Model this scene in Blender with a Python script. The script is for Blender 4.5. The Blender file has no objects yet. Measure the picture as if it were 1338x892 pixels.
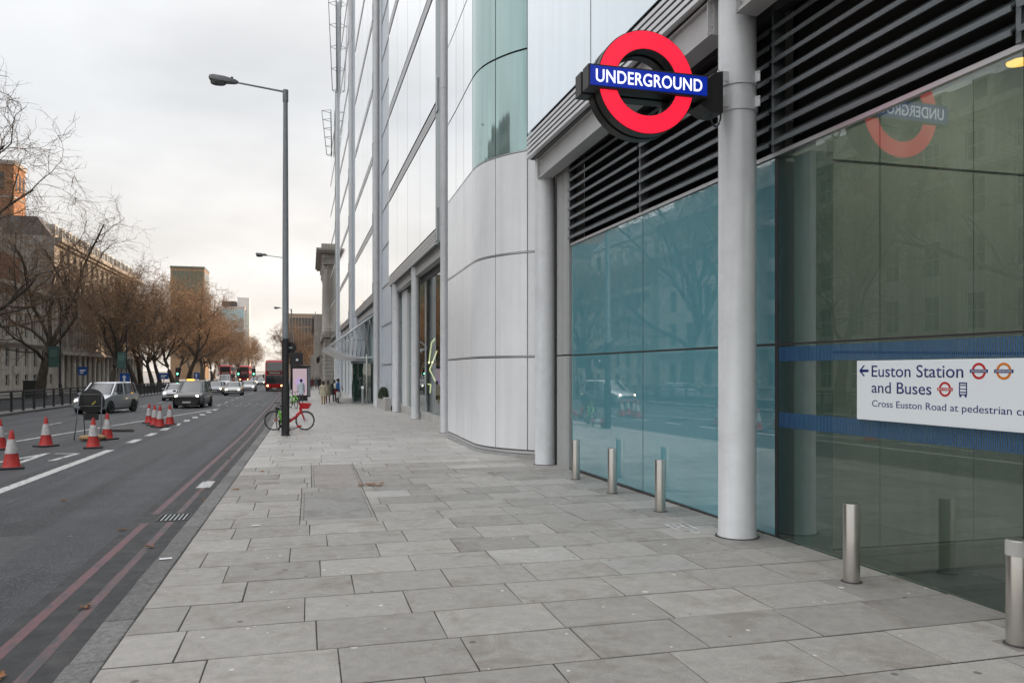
import bpy, bmesh, math, random
from mathutils import Vector, Matrix, Quaternion
D = bpy.data
S = bpy.context.scene
COL = S.collection
R_ = math.radians
rnd = random.Random(7)

# ------------------------------------------------------------------ camera
# street runs along +Y, the pavement falls gently away; camera eye 2.05 m
TH = math.atan(265 / 1013.0)
cam = D.cameras.new('camera')
cam.sensor_width = 36.0
cam.lens = 36.0 * 1013 / 1338
cam.shift_y = 38 / 1338.0
cam.clip_start = 0.05
cam.clip_end = 6000
camo = D.objects.new('camera', cam)
COL.objects.link(camo)
camo.location = (0, 0, 2.05)
camo.rotation_euler = (R_(90), 0, -TH)
S.camera = camo

# ------------------------------------------------------------------ world
SUN_EL, SUN_AZ = R_(13), R_(74)
w = D.worlds.new('World')
S.world = w
w.use_nodes = True
nt = w.node_tree
nt.nodes.clear()
N = nt.nodes.new
L = nt.links.new
out = N('ShaderNodeOutputWorld')
bg = N('ShaderNodeBackground')
bg.inputs['Strength'].default_value = 0.1
sky = N('ShaderNodeTexSky')
sky.sky_type = 'NISHITA'
sky.sun_disc = False
sky.sun_elevation = SUN_EL
sky.sun_rotation = SUN_AZ
sky.air_density = 1.0
sky.dust_density = 1.5
tc = N('ShaderNodeTexCoord')
sep = N('ShaderNodeSeparateXYZ')
L(tc.outputs['Generated'], sep.inputs[0])
# cloud deck: direction projected on a high plane, soft noise
zz = N('ShaderNodeMath'); zz.operation = 'ADD'; zz.inputs[1].default_value = 0.22
L(sep.outputs['Z'], zz.inputs[0])
zm = N('ShaderNodeMath'); zm.operation = 'MAXIMUM'; zm.inputs[1].default_value = 0.06
L(zz.outputs[0], zm.inputs[0])
dv = N('ShaderNodeVectorMath'); dv.operation = 'DIVIDE'
cmb = N('ShaderNodeCombineXYZ')
L(zm.outputs[0], cmb.inputs[0]); L(zm.outputs[0], cmb.inputs[1]); cmb.inputs[2].default_value = 1.0
L(tc.outputs['Generated'], dv.inputs[0]); L(cmb.outputs[0], dv.inputs[1])
nz = N('ShaderNodeTexNoise')
nz.inputs['Scale'].default_value = 0.55
nz.inputs['Detail'].default_value = 5.0
nz.inputs['Roughness'].default_value = 0.5
nz.inputs['Distortion'].default_value = 0.3
L(dv.outputs[0], nz.inputs['Vector'])
rmp = N('ShaderNodeValToRGB')
rmp.color_ramp.elements[0].position = 0.30; rmp.color_ramp.elements[0].color = (0.68, 0.68, 0.68, 1)
rmp.color_ramp.elements[1].position = 0.62; rmp.color_ramp.elements[1].color = (0.97, 0.97, 0.97, 1)
L(nz.outputs['Fac'], rmp.inputs[0])
# cloud shade: grey undersides against brighter cloud, warmer low down
nz2 = N('ShaderNodeTexNoise')
nz2.inputs['Scale'].default_value = 1.7
nz2.inputs['Detail'].default_value = 4.0
L(dv.outputs[0], nz2.inputs['Vector'])
mr = N('ShaderNodeMapRange')
mr.inputs[1].default_value = 0.35; mr.inputs[2].default_value = 0.65
mr.inputs[3].default_value = 0.88; mr.inputs[4].default_value = 1.07
L(nz2.outputs['Fac'], mr.inputs[0])
# overcast luminance rises gently with elevation
el = N('ShaderNodeMapRange')
el.interpolation_type = 'SMOOTHSTEP'
el.inputs[1].default_value = 0.3; el.inputs[2].default_value = 1.0
el.inputs[3].default_value = 0.86; el.inputs[4].default_value = 2.05
L(sep.outputs['Z'], el.inputs[0])
mul = N('ShaderNodeMath'); mul.operation = 'MULTIPLY'
L(mr.outputs[0], mul.inputs[0]); L(el.outputs[0], mul.inputs[1])
hz = N('ShaderNodeMapRange')
hz.inputs[1].default_value = 0.0; hz.inputs[2].default_value = 0.30
L(sep.outputs['Z'], hz.inputs[0])
ccol = N('ShaderNodeMix'); ccol.data_type = 'RGBA'
ccol.inputs[6].default_value = (9.7, 8.9, 8.1, 1)
ccol.inputs[7].default_value = (7.85, 7.88, 7.95, 1)
L(hz.outputs[0], ccol.inputs[0])
csc = N('ShaderNodeVectorMath'); csc.operation = 'SCALE'
L(ccol.outputs[2], csc.inputs[0]); L(mul.outputs[0], csc.inputs['Scale'])
mix = N('ShaderNodeMix'); mix.data_type = 'RGBA'
L(rmp.outputs[0], mix.inputs[0])
L(sky.outputs[0], mix.inputs[6])
L(csc.outputs[0], mix.inputs[7])
L(mix.outputs[2], bg.inputs[0])
L(bg.outputs[0], out.inputs[0])

# ------------------------------------------------------------------ sun
sl = D.lights.new('sun', 'SUN')
sl.energy = 5.0
sl.angle = R_(0.6)
sl.color = (1.0, 0.72, 0.48)
so = D.objects.new('sun', sl)
COL.objects.link(so)
sd = Vector((-math.sin(SUN_AZ) * math.cos(SUN_EL), -math.cos(SUN_AZ) * math.cos(SUN_EL), -math.sin(SUN_EL)))
so.rotation_euler = sd.to_track_quat('-Z', 'Y').to_euler()
so.location = (60, 60, 60)

# ------------------------------------------------------------------ exposure
S.view_settings.view_transform = 'Standard'
S.view_settings.look = 'None'
S.view_settings.exposure = 0.52
S.view_settings.gamma = 1.0
S.view_settings.use_curve_mapping = False
S.cycles.use_denoising = True
S.cycles.max_bounces = 5
S.cycles.diffuse_bounces = 2
S.cycles.caustics_reflective = False
S.cycles.caustics_refractive = False
S.cycles.glossy_bounces = 4
S.cycles.transparent_max_bounces = 10
S.cycles.use_adaptive_sampling = True
S.cycles.adaptive_threshold = 0.03
S.cycles.sample_clamp_indirect = 6.0


# ------------------------------------------------------------------ ground shape
def zg(y):
    return -0.006 * max(-30.0, min(y, 150.0))


def dr(y):  # the street bends a little to the left beyond the crossing
    return -0.0145 * max(0.0, y - 30.0)


def GLX(y):  # line of the station entrance glazing
    return 5.51 - 0.03 * (y - 15.56)


# ------------------------------------------------------------------ materials
MATS = {}


def mat(name, col, rough=0.6, metal=0.0, var=0.0, vscale=3.0, bump=0.0, bscale=30.0, stain=0.0, sscale=0.7,
        staincol=None, objrnd=0.0, emis=None, estr=0.0, spec=0.5, streak=0.0, coat=0.0):
    """procedural principled material: tone noise, larger stains, relief, per-object tone"""
    if name in MATS:
        return MATS[name]
    m = D.materials.new(name)
    m.use_nodes = True
    t = m.node_tree
    b = t.nodes['Principled BSDF']
    b.inputs['Base Color'].default_value = (*col, 1)
    b.inputs['Roughness'].default_value = rough
    b.inputs['Metallic'].default_value = metal
    b.inputs['Specular IOR Level'].default_value = spec
    b.inputs['Coat Weight'].default_value = coat
    if emis:
        b.inputs['Emission Color'].default_value = (*emis, 1)
        b.inputs['Emission Strength'].default_value = estr
    nn = t.nodes.new
    ln = t.links.new
    geo = None
    cur = None
    if var or stain or bump or streak:
        geo = nn('ShaderNodeNewGeometry')
        pos = geo.outputs['Position']
        if objrnd and (var or stain):  # every piece has its own marks
            oi0 = nn('ShaderNodeObjectInfo')
            of = nn('ShaderNodeVectorMath'); of.operation = 'SCALE'; of.inputs[0].default_value = (37.0, 53.0, 71.0)
            ln(oi0.outputs['Random'], of.inputs['Scale'])
            ad0 = nn('ShaderNodeVectorMath'); ad0.operation = 'ADD'
            ln(pos, ad0.inputs[0]); ln(of.outputs[0], ad0.inputs[1])
            pos = ad0.outputs[0]
    if var or stain or objrnd or streak:
        cur = nn('ShaderNodeRGB')
        cur.outputs[0].default_value = (*col, 1)
        cur = cur.outputs[0]

    def times(cur, fac):
        mm = nn('ShaderNodeMix'); mm.data_type = 'RGBA'; mm.blend_type = 'MULTIPLY'
        mm.inputs[0].default_value = 1.0
        ln(cur, mm.inputs[6]); ln(fac, mm.inputs[7])
        return mm.outputs[2]
    if var:
        n = nn('ShaderNodeTexNoise'); n.inputs['Scale'].default_value = vscale
        n.inputs['Detail'].default_value = 3; n.inputs['Roughness'].default_value = 0.65
        ln(pos, n.inputs['Vector'])
        r = nn('ShaderNodeMapRange')
        r.inputs[1].default_value = 0.3; r.inputs[2].default_value = 0.7
        r.inputs[3].default_value = 1 - var; r.inputs[4].default_value = 1 + var
        ln(n.outputs['Fac'], r.inputs[0])
        cur = times(cur, r.outputs[0])
    if streak:
        mp = nn('ShaderNodeMapping'); mp.inputs['Scale'].default_value = (2.5, 2.5, 0.12)
        ln(geo.outputs['Position'], mp.inputs[0])
        n = nn('ShaderNodeTexNoise'); n.inputs['Scale'].default_value = 1.5; n.inputs['Detail'].default_value = 2
        ln(mp.outputs[0], n.inputs['Vector'])
        r = nn('ShaderNodeMapRange')
        r.inputs[1].default_value = 0.35; r.inputs[2].default_value = 0.65
        r.inputs[3].default_value = 1 - streak; r.inputs[4].default_value = 1 + streak * 0.4
        ln(n.outputs['Fac'], r.inputs[0])
        cur = times(cur, r.outputs[0])
    if stain:
        n = nn('ShaderNodeTexNoise'); n.inputs['Scale'].default_value = sscale
        n.inputs['Detail'].default_value = 4; n.inputs['Roughness'].default_value = 0.7
        n.inputs['Distortion'].default_value = 0.6
        ln(pos, n.inputs['Vector'])
        r = nn('ShaderNodeMapRange')
        r.inputs[1].default_value = 0.5; r.inputs[2].default_value = 0.72
        r.inputs[3].default_value = 0.0; r.inputs[4].default_value = stain
        ln(n.outputs['Fac'], r.inputs[0])
        mm = nn('ShaderNodeMix'); mm.data_type = 'RGBA'
        mm.inputs[7].default_value = (*(staincol or tuple(c * 0.45 for c in col)), 1)
        ln(r.outputs[0], mm.inputs[0]); ln(cur, mm.inputs[6])
        cur = mm.outputs[2]
    if objrnd:
        oi = nn('ShaderNodeObjectInfo')
        r = nn('ShaderNodeMapRange')
        r.inputs[3].default_value = 1 - objrnd; r.inputs[4].default_value = 1 + objrnd
        ln(oi.outputs['Random'], r.inputs[0])
        cur = times(cur, r.outputs[0])
    if cur is not None:
        ln(cur, b.inputs['Base Color'])
    if bump:
        n = nn('ShaderNodeTexNoise'); n.inputs['Scale'].default_value = bscale
        n.inputs['Detail'].default_value = 1
        ln(geo.outputs['Position'], n.inputs['Vector'])
        bp = nn('ShaderNodeBump'); bp.inputs['Strength'].default_value = bump
        bp.inputs['Distance'].default_value = 0.01
        ln(n.outputs['Fac'], bp.inputs['Height'])
        ln(bp.outputs[0], b.inputs['Normal'])
    MATS[name] = m
    return m


def glass_mat(name, tint, refl=0.12, rough=0.0, opac=0.0, ocol=(0.1, 0.2, 0.2)):
    """clear architectural glass: tinted see-through plus Fresnel mirror, optionally a milky share"""
    m = D.materials.new(name)
    m.use_nodes = True
    t = m.node_tree
    t.nodes.clear()
    nn = t.nodes.new
    ln = t.links.new
    o = nn('ShaderNodeOutputMaterial')
    tr = nn('ShaderNodeBsdfTransparent'); tr.inputs[0].default_value = (*tint, 1)
    gl = nn('ShaderNodeBsdfGlossy'); gl.inputs['Roughness'].default_value = rough
    gl.inputs['Color'].default_value = (0.93, 0.97, 0.97, 1)
    # Schlick reflectance on the outer face only (the pane is a closed thin box)
    ge = nn('ShaderNodeNewGeometry')
    dt = nn('ShaderNodeVectorMath'); dt.operation = 'DOT_PRODUCT'
    ln(ge.outputs['Incoming'], dt.inputs[0]); ln(ge.outputs['Normal'], dt.inputs[1])
    ab = nn('ShaderNodeMath'); ab.operation = 'ABSOLUTE'; ln(dt.outputs['Value'], ab.inputs[0])
    om = nn('ShaderNodeMath'); om.operation = 'SUBTRACT'; om.inputs[0].default_value = 1.0; ln(ab.outputs[0], om.inputs[1])
    pw = nn('ShaderNodeMath'); pw.operation = 'POWER'; pw.inputs[1].default_value = 5.0; ln(om.outputs[0], pw.inputs[0])
    r = nn('ShaderNodeMapRange')
    r.inputs[3].default_value = refl; r.inputs[4].default_value = 1.0
    ln(pw.outputs[0], r.inputs[0])
    nb = nn('ShaderNodeMath'); nb.operation = 'SUBTRACT'; nb.inputs[0].default_value = 1.0; ln(ge.outputs['Backfacing'], nb.inputs[1])
    fw = nn('ShaderNodeMath'); fw.operation = 'MULTIPLY'; ln(r.outputs[0], fw.inputs[0]); ln(nb.outputs[0], fw.inputs[1])
    r = fw
    base = tr.outputs[0]
    if opac:
        df = nn('ShaderNodeBsdfDiffuse'); df.inputs[0].default_value = (*ocol, 1)
        mo = nn('ShaderNodeMixShader'); mo.inputs[0].default_value = opac
        ln(base, mo.inputs[1]); ln(df.outputs[0], mo.inputs[2])
        base = mo.outputs[0]
    mx = nn('ShaderNodeMixShader')
    ln(r.outputs[0], mx.inputs[0]); ln(base, mx.inputs[1]); ln(gl.outputs[0], mx.inputs[2])
    ln(mx.outputs[0], o.inputs[0])
    MATS[name] = m
    return m


# ------------------------------------------------------------------ mesh builder
class MB:
    def __init__(self):
        self.v = []; self.f = []; self.m = []; self.s = []

    def add(self, vs, fs, mi=0, smooth=False):
        o = len(self.v)
        self.v.extend([tuple(p) for p in vs])
        for f in fs:
            self.f.append([i + o for i in f]); self.m.append(mi); self.s.append(smooth)
        return self

    def hexa(self, p, mi=0):
        """p: 4 bottom points counter-clockwise from above, 4 top points"""
        return self.add(p, [(3, 2, 1, 0), (4, 5, 6, 7), (0, 1, 5, 4), (1, 2, 6, 5), (2, 3, 7, 6), (3, 0, 4, 7)], mi)

    def box(self, x0, x1, y0, y1, z0, z1, mi=0):
        return self.hexa([(x0, y0, z0), (x1, y0, z0), (x1, y1, z0), (x0, y1, z0),
                          (x0, y0, z1), (x1, y0, z1), (x1, y1, z1), (x0, y1, z1)], mi)

    def bar(self, p0, p1, a, b, up=(0, 0, 1), mi=0):
        """rectangular bar a wide (across up) and b high along p0-p1"""
        p0 = Vector(p0); p1 = Vector(p1)
        d = (p1 - p0).normalized()
        u = Vector(up)
        if abs(d.dot(u)) > 0.98:
            u = Vector((1, 0, 0))
        s = d.cross(u).normalized() * (a / 2)
        u = s.cross(d).normalized() * (b / 2)
        return self.hexa([p0 - s - u, p0 + s - u, p1 + s - u, p1 - s - u, p0 - s + u, p0 + s + u, p1 + s + u, p1 - s + u], mi)

    def ring(self, c, d, r, n, up=None):
        d = Vector(d).normalized()
        u = Vector((0, 0, 1)) if abs(d.z) < 0.95 else Vector((1, 0, 0))
        s = d.cross(u).normalized(); u = s.cross(d).normalized()
        return [Vector(c) + (s * math.cos(2 * math.pi * k / n) + u * math.sin(2 * math.pi * k / n)) * r for k in range(n)]

    def tube(self, pts, rads, n=8, caps=True, mi=0, smooth=True, closed=False):
        pts = [Vector(p) for p in pts]
        if not isinstance(rads, (list, tuple)):
            rads = [rads] * len(pts)
        rings = []
        K = len(pts)
        for i, p in enumerate(pts):
            if closed:
                d = pts[(i + 1) % K] - pts[i - 1]
            else:
                d = pts[min(i + 1, K - 1)] - pts[max(i - 1, 0)]
            rings.append(self.ring(p, d, rads[i], n))
        return self.loft(rings, caps=caps and not closed, mi=mi, smooth=smooth, closed=closed)

    def loft(self, rings, caps=True, mi=0, smooth=False, closed=False):
        n = len(rings[0])
        vs = [p for r in rings for p in r]
        fs = []
        K = len(rings)
        for i in range(K if closed else K - 1):
            a = i * n; b = ((i + 1) % K) * n
            for k in range(n):
                k2 = (k + 1) % n
                fs.append((a + k, a + k2, b + k2, b + k))
        self.add(vs, fs, mi, smooth)
        if caps and not closed:
            self.add(rings[0], [tuple(range(n))[::-1]], mi)
            self.add(rings[-1], [tuple(range(n))], mi)
        return self

    def lathe(self, prof, c=(0, 0, 0), n=24, mi=0, smooth=True, axis='z', caps=True):
        rings = []
        for r, h in prof:
            ring = []
            for k in range(n):
                a = 2 * math.pi * k / n
                if axis == 'z':
                    ring.append((c[0] + r * math.cos(a), c[1] + r * math.sin(a), c[2] + h))
                elif axis == 'x':
                    ring.append((c[0] + h, c[1] + r * math.cos(a), c[2] + r * math.sin(a)))
                else:
                    ring.append((c[0] + r * math.sin(a), c[1] + h, c[2] + r * math.cos(a)))
            rings.append(ring)
        return self.loft(rings, caps=caps, mi=mi, smooth=smooth)

    def prism(self, poly, ext, mi=0, smooth=False):
        n = len(poly)
        e = Vector(ext)
        a = [Vector(p) for p in poly]; b = [p + e for p in a]
        self.add(a + b, [(k, (k + 1) % n, n + (k + 1) % n, n + k) for k in range(n)], mi, smooth)
        self.add(a, [tuple(range(n))[::-1]], mi)
        self.add(b, [tuple(range(n))], mi)
        return self

    def quad(self, a, b, c, d, mi=0):
        return self.add([a, b, c, d], [(0, 1, 2, 3)], mi)

    def mesh(self, name, mats, bevel=0.0, inv=None):
        me = D.meshes.new(name)
        vs = self.v
        if inv is not None:
            vs = [inv @ Vector(p) for p in vs]
        me.from_pydata(vs, [], self.f)
        me.polygons.foreach_set('material_index', self.m)
        me.polygons.foreach_set('use_smooth', self.s)
        bm = bmesh.new(); bm.from_mesh(me)
        if len(self.f) < 60000:
            bmesh.ops.remove_doubles(bm, verts=bm.verts, dist=1e-5)
        bmesh.ops.recalc_face_normals(bm, faces=bm.faces)
        if bevel:
            es = [e for e in bm.edges if len(e.link_faces) == 2 and e.calc_face_angle() > 0.6]
            bmesh.ops.bevel(bm, geom=es, offset=bevel, segments=2, affect='EDGES', profile=0.5, clamp_overlap=True)
        if bevel or any(self.s):
            for e in bm.edges:
                if len(e.link_faces) == 2 and e.calc_face_angle() > 0.7:
                    e.smooth = False
        bm.to_mesh(me); bm.free()
        for m in (mats if isinstance(mats, (list, tuple)) else [mats]):
            me.materials.append(m)
        me.update()
        return me

    def build(self, name, mats, parent=None, bevel=0.0, world=False, loc=None, kind=None, label=None):
        inv = None
        if world and parent is not None:
            inv = ROOT[parent].inverted()
        elif loc is not None and parent is None:
            inv = Matrix.Translation(loc).inverted()
        o = D.objects.new(name, self.mesh(name, mats, bevel, inv))
        COL.objects.link(o)
        if parent is not None:
            o.parent = parent
            ROOT[o] = ROOT[parent]
        else:
            if loc is not None:
                o.location = loc
            ROOT[o] = Matrix.Translation(loc) if loc is not None else Matrix.Identity(4)
        if kind:
            o['kind'] = kind
        if label:
            o['label'] = label
        return o


ROOT = {}


def tag(o, label, cat, group=None):
    o['label'] = label
    o['category'] = cat
    if group:
        o['group'] = group
    return o


def thing(name, label, cat, loc=(0, 0, 0), rz=0.0, group=None):
    o = D.objects.new(name, None)
    COL.objects.link(o)
    o.empty_display_size = 0.2
    o.location = loc
    o.rotation_euler = (0, 0, rz)
    ROOT[o] = Matrix.Translation(loc) @ Matrix.Rotation(rz, 4, 'Z')
    return tag(o, label, cat, group)


def struct(o):
    o['kind'] = 'structure'
    return o


KIDS = {}


def dup(root, loc, rz=0.0, label=None, group=None, scale=None):
    kids = {}
    for o in D.objects:
        if o.parent is not None:
            kids.setdefault(o.parent, []).append(o)

    def rec(o, parent):
        c = o.copy()
        COL.objects.link(c)
        c.parent = parent
        for ch in kids.get(o, []):
            rec(ch, c)
        return c
    c = rec(root, None)
    c.location = loc
    c.rotation_euler = (0, 0, rz)
    if scale:
        c.scale = (scale,) * 3 if not isinstance(scale, tuple) else scale
    if label:
        c['label'] = label
    if group:
        c['group'] = group
    return c


def inst(me, name, parent, loc=(0, 0, 0), rot=(0, 0, 0), kind=None):
    """a part that shares mesh data with its likes"""
    o = D.objects.new(name, me)
    COL.objects.link(o)
    o.parent = parent
    o.location = loc
    o.rotation_euler = rot
    if parent is not None:
        ROOT[o] = ROOT[parent]
    if kind:
        o['kind'] = kind
    return o


def text_mesh(body, width, height, depth=0.003, bold=0.0, name='lettering', spacing=1.0):
    """flat lettering in the XZ plane, lower left corner at the origin, facing -Y"""
    cu = D.curves.new('lettering', 'FONT')
    cu.body = body
    cu.size = 1.0
    cu.extrude = 0.0
    cu.offset = bold
    cu.space_character = spacing
    cu.resolution_u = 6
    o = D.objects.new('lettering', cu)
    COL.objects.link(o)
    dg = bpy.context.evaluated_depsgraph_get()
    dg.update()
    me = D.meshes.new_from_object(o.evaluated_get(dg))
    D.objects.remove(o)
    xs = [v.co.x for v in me.vertices]; ys = [v.co.y for v in me.vertices]
    x0, x1, y0, y1 = min(xs), max(xs), min(ys), max(ys)
    sx = width / (x1 - x0); sy = (height / (y1 - y0)) if height else sx
    bm = bmesh.new(); bm.from_mesh(me)
    for v in bm.verts:
        v.co = Vector(((v.co.x - x0) * sx, 0, (v.co.y - y0) * sy))
    bmesh.ops.recalc_face_normals(bm, faces=bm.faces)
    r = bmesh.ops.extrude_face_region(bm, geom=bm.faces[:])
    for g in r['geom']:
        if isinstance(g, bmesh.types.BMVert):
            g.co.y -= depth
    bm.to_mesh(me); bm.free()
    me.materials.clear()
    return me

# ================================================================== SETTING
# ---- surface materials with their own recipes
def stone_mat(name, col, gum=True, objrnd=0.10, wet=0.0):
    m = mat(name, col, rough=0.72, var=0.10, vscale=9.0, bump=0.25, bscale=90, stain=0.65, sscale=1.5,
            staincol=tuple(c * f for c, f in zip(col, (0.56, 0.50, 0.45))), objrnd=objrnd, spec=0.35)
    t = m.node_tree
    nn = t.nodes.new; ln = t.links.new
    b = t.nodes['Principled BSDF']
    cur = b.inputs['Base Color'].links[0].from_socket
    geo = nn('ShaderNodeNewGeometry')
    # fine speckle
    sp = nn('ShaderNodeTexNoise'); sp.inputs['Scale'].default_value = 160; sp.inputs['Detail'].default_value = 2
    ln(geo.outputs['Position'], sp.inputs['Vector'])
    r0 = nn('ShaderNodeMapRange'); r0.inputs[1].default_value = 0.35; r0.inputs[2].default_value = 0.65
    r0.inputs[3].default_value = 0.80; r0.inputs[4].default_value = 1.16
    ln(sp.outputs['Fac'], r0.inputs[0])
    mm = nn('ShaderNodeMix'); mm.data_type = 'RGBA'; mm.blend_type = 'MULTIPLY'; mm.inputs[0].default_value = 1
    ln(cur, mm.inputs[6]); ln(r0.outputs[0], mm.inputs[7]); cur = mm.outputs[2]
    if gum:  # trodden chewing gum: pale and dark spots
        for sc, thr, c, seed in ((2.6, 0.075, (0.72, 0.71, 0.68), 0.0), (3.4, 0.070, (0.14, 0.13, 0.12), 7.3), (4.3, 0.045, (0.80, 0.79, 0.76), 3.1)):
            ad = nn('ShaderNodeVectorMath'); ad.operation = 'MULTIPLY_ADD'
            ad.inputs[1].default_value = (1, 1, 0); ad.inputs[2].default_value = (seed, seed, 0)
            ln(geo.outputs['Position'], ad.inputs[0])
            vo = nn('ShaderNodeTexVoronoi'); vo.inputs['Scale'].default_value = sc
            ln(ad.outputs[0], vo.inputs['Vector'])
            # every cell its own spot size, most cells none
            sv = nn('ShaderNodeSeparateColor'); ln(vo.outputs['Color'], sv.inputs[0])
            th = nn('ShaderNodeMapRange')
            th.inputs[1].default_value = 0.12; th.inputs[2].default_value = 1.0
            th.inputs[3].default_value = 0.0; th.inputs[4].default_value = thr * sc / 2.3
            ln(sv.outputs[0], th.inputs[0])
            lt = nn('ShaderNodeMath'); lt.operation = 'LESS_THAN'
            ln(vo.outputs['Distance'], lt.inputs[0]); ln(th.outputs[0], lt.inputs[1])
            fa = nn('ShaderNodeMath'); fa.operation = 'MULTIPLY'; fa.inputs[1].default_value = 0.85
            ln(lt.outputs[0], fa.inputs[0])
            m2 = nn('ShaderNodeMix'); m2.data_type = 'RGBA'
            m2.inputs[7].default_value = (*c, 1)
            ln(fa.outputs[0], m2.inputs[0]); ln(cur, m2.inputs[6]); cur = m2.outputs[2]
    ln(cur, b.inputs['Base Color'])
    return m


def asphalt_mat():
    m = mat('asphalt', (0.037, 0.039, 0.045), rough=0.62, var=0.25, vscale=1.3, bump=0.6, bscale=220, stain=0.5, sscale=0.35,
            staincol=(0.045, 0.047, 0.052), spec=0.4)
    t = m.node_tree
    nn = t.nodes.new; ln = t.links.new
    b = t.nodes['Principled BSDF']
    cur = b.inputs['Base Color'].links[0].from_socket
    geo = nn('ShaderNodeNewGeometry')
    # worn wheel tracks along the street and pale stones in the binder
    sp = nn('ShaderNodeSeparateXYZ'); ln(geo.outputs['Position'], sp.inputs[0])
    wv = nn('ShaderNodeMath'); wv.operation = 'MULTIPLY'; wv.inputs[1].default_value = 3.6
    ln(sp.outputs['X'], wv.inputs[0])
    sn = nn('ShaderNodeMath'); sn.operation = 'SINE'; ln(wv.outputs[0], sn.inputs[0])
    mp = nn('ShaderNodeMapping'); mp.inputs['Scale'].default_value = (1.2, 0.05, 1)
    ln(geo.outputs['Position'], mp.inputs[0])
    ns = nn('ShaderNodeTexNoise'); ns.inputs['Scale'].default_value = 2; ns.inputs['Detail'].default_value = 3
    ln(mp.outputs[0], ns.inputs['Vector'])
    ad = nn('ShaderNodeMath'); ad.operation = 'MULTIPLY_ADD'; ad.inputs[1].default_value = 0.09
    ln(sn.outputs[0], ad.inputs[0]); ln(ns.outputs['Fac'], ad.inputs[2])
    r = nn('ShaderNodeMapRange'); r.inputs[1].default_value = 0.3; r.inputs[2].default_value = 0.7
    r.inputs[3].default_value = 0.62; r.inputs[4].default_value = 1.5
    ln(ad.outputs[0], r.inputs[0])
    mm = nn('ShaderNodeMix'); mm.data_type = 'RGBA'; mm.blend_type = 'MULTIPLY'; mm.inputs[0].default_value = 1
    ln(cur, mm.inputs[6]); ln(r.outputs[0], mm.inputs[7]); cur = mm.outputs[2]
    vo = nn('ShaderNodeTexNoise'); vo.inputs['Scale'].default_value = 42; vo.inputs['Detail'].default_value = 1
    ln(geo.outputs['Position'], vo.inputs['Vector'])
    r2 = nn('ShaderNodeMapRange'); r2.inputs[1].default_value = 0.58; r2.inputs[2].default_value = 0.70
    r2.inputs[3].default_value = 0.0; r2.inputs[4].default_value = 0.5
    ln(vo.outputs['Fac'], r2.inputs[0])
    m2 = nn('ShaderNodeMix'); m2.data_type = 'RGBA'; m2.inputs[7].default_value = (0.26, 0.26, 0.265, 1)
    ln(r2.outputs[0], m2.inputs[0]); ln(cur, m2.inputs[6])
    # scattered pale grit and dropped scraps
    cur = m2.outputs[2]
    ad = nn('ShaderNodeVectorMath'); ad.operation = 'MULTIPLY'; ad.inputs[1].default_value = (1, 1, 0)
    ln(geo.outputs['Position'], ad.inputs[0])
    v2 = nn('ShaderNodeTexVoronoi'); v2.inputs['Scale'].default_value = 3.2
    ln(ad.outputs[0], v2.inputs['Vector'])
    sv = nn('ShaderNodeSeparateColor'); ln(v2.outputs['Color'], sv.inputs[0])
    th = nn('ShaderNodeMapRange'); th.inputs[1].default_value = 0.4; th.inputs[4].default_value = 0.075
    ln(sv.outputs[0], th.inputs[0])
    lt = nn('ShaderNodeMath'); lt.operation = 'LESS_THAN'
    ln(v2.outputs['Distance'], lt.inputs[0]); ln(th.outputs[0], lt.inputs[1])
    fa = nn('ShaderNodeMath'); fa.operation = 'MULTIPLY'; fa.inputs[1].default_value = 0.6
    ln(lt.outputs[0], fa.inputs[0])
    m3 = nn('ShaderNodeMix'); m3.data_type = 'RGBA'; m3.inputs[7].default_value = (0.30, 0.30, 0.30, 1)
    ln(fa.outputs[0], m3.inputs[0]); ln(cur, m3.inputs[6])
    ln(m3.outputs[2], b.inputs['Base Color'])
    return m


def paint_mat(name, col, wear):
    """road paint worn through in patches (the gaps show the asphalt colour)"""
    m = mat(name, col, rough=0.6, var=0.12, vscale=14)
    t = m.node_tree
    nn = t.nodes.new; ln = t.links.new
    b = t.nodes['Principled BSDF']
    cur = b.inputs['Base Color'].links[0].from_socket
    geo = nn('ShaderNodeNewGeometry')
    n = nn('ShaderNodeTexNoise'); n.inputs['Scale'].default_value = 5; n.inputs['Detail'].default_value = 5
    n.inputs['Roughness'].default_value = 0.8
    mp = nn('ShaderNodeMapping'); mp.inputs['Scale'].default_value = (1.6, 0.5, 1)
    ln(geo.outputs['Position'], mp.inputs[0]); ln(mp.outputs[0], n.inputs['Vector'])
    r = nn('ShaderNodeMapRange'); r.inputs[1].default_value = 0.62 - wear; r.inputs[2].default_value = 0.74 - wear
    ln(n.outputs['Fac'], r.inputs[0])
    m2 = nn('ShaderNodeMix'); m2.data_type = 'RGBA'; m2.inputs[7].default_value = (0.065, 0.066, 0.07, 1)
    ln(r.outputs[0], m2.inputs[0]); ln(cur, m2.inputs[6])
    ln(m2.outputs[2], b.inputs['Base Color'])
    return m


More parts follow.
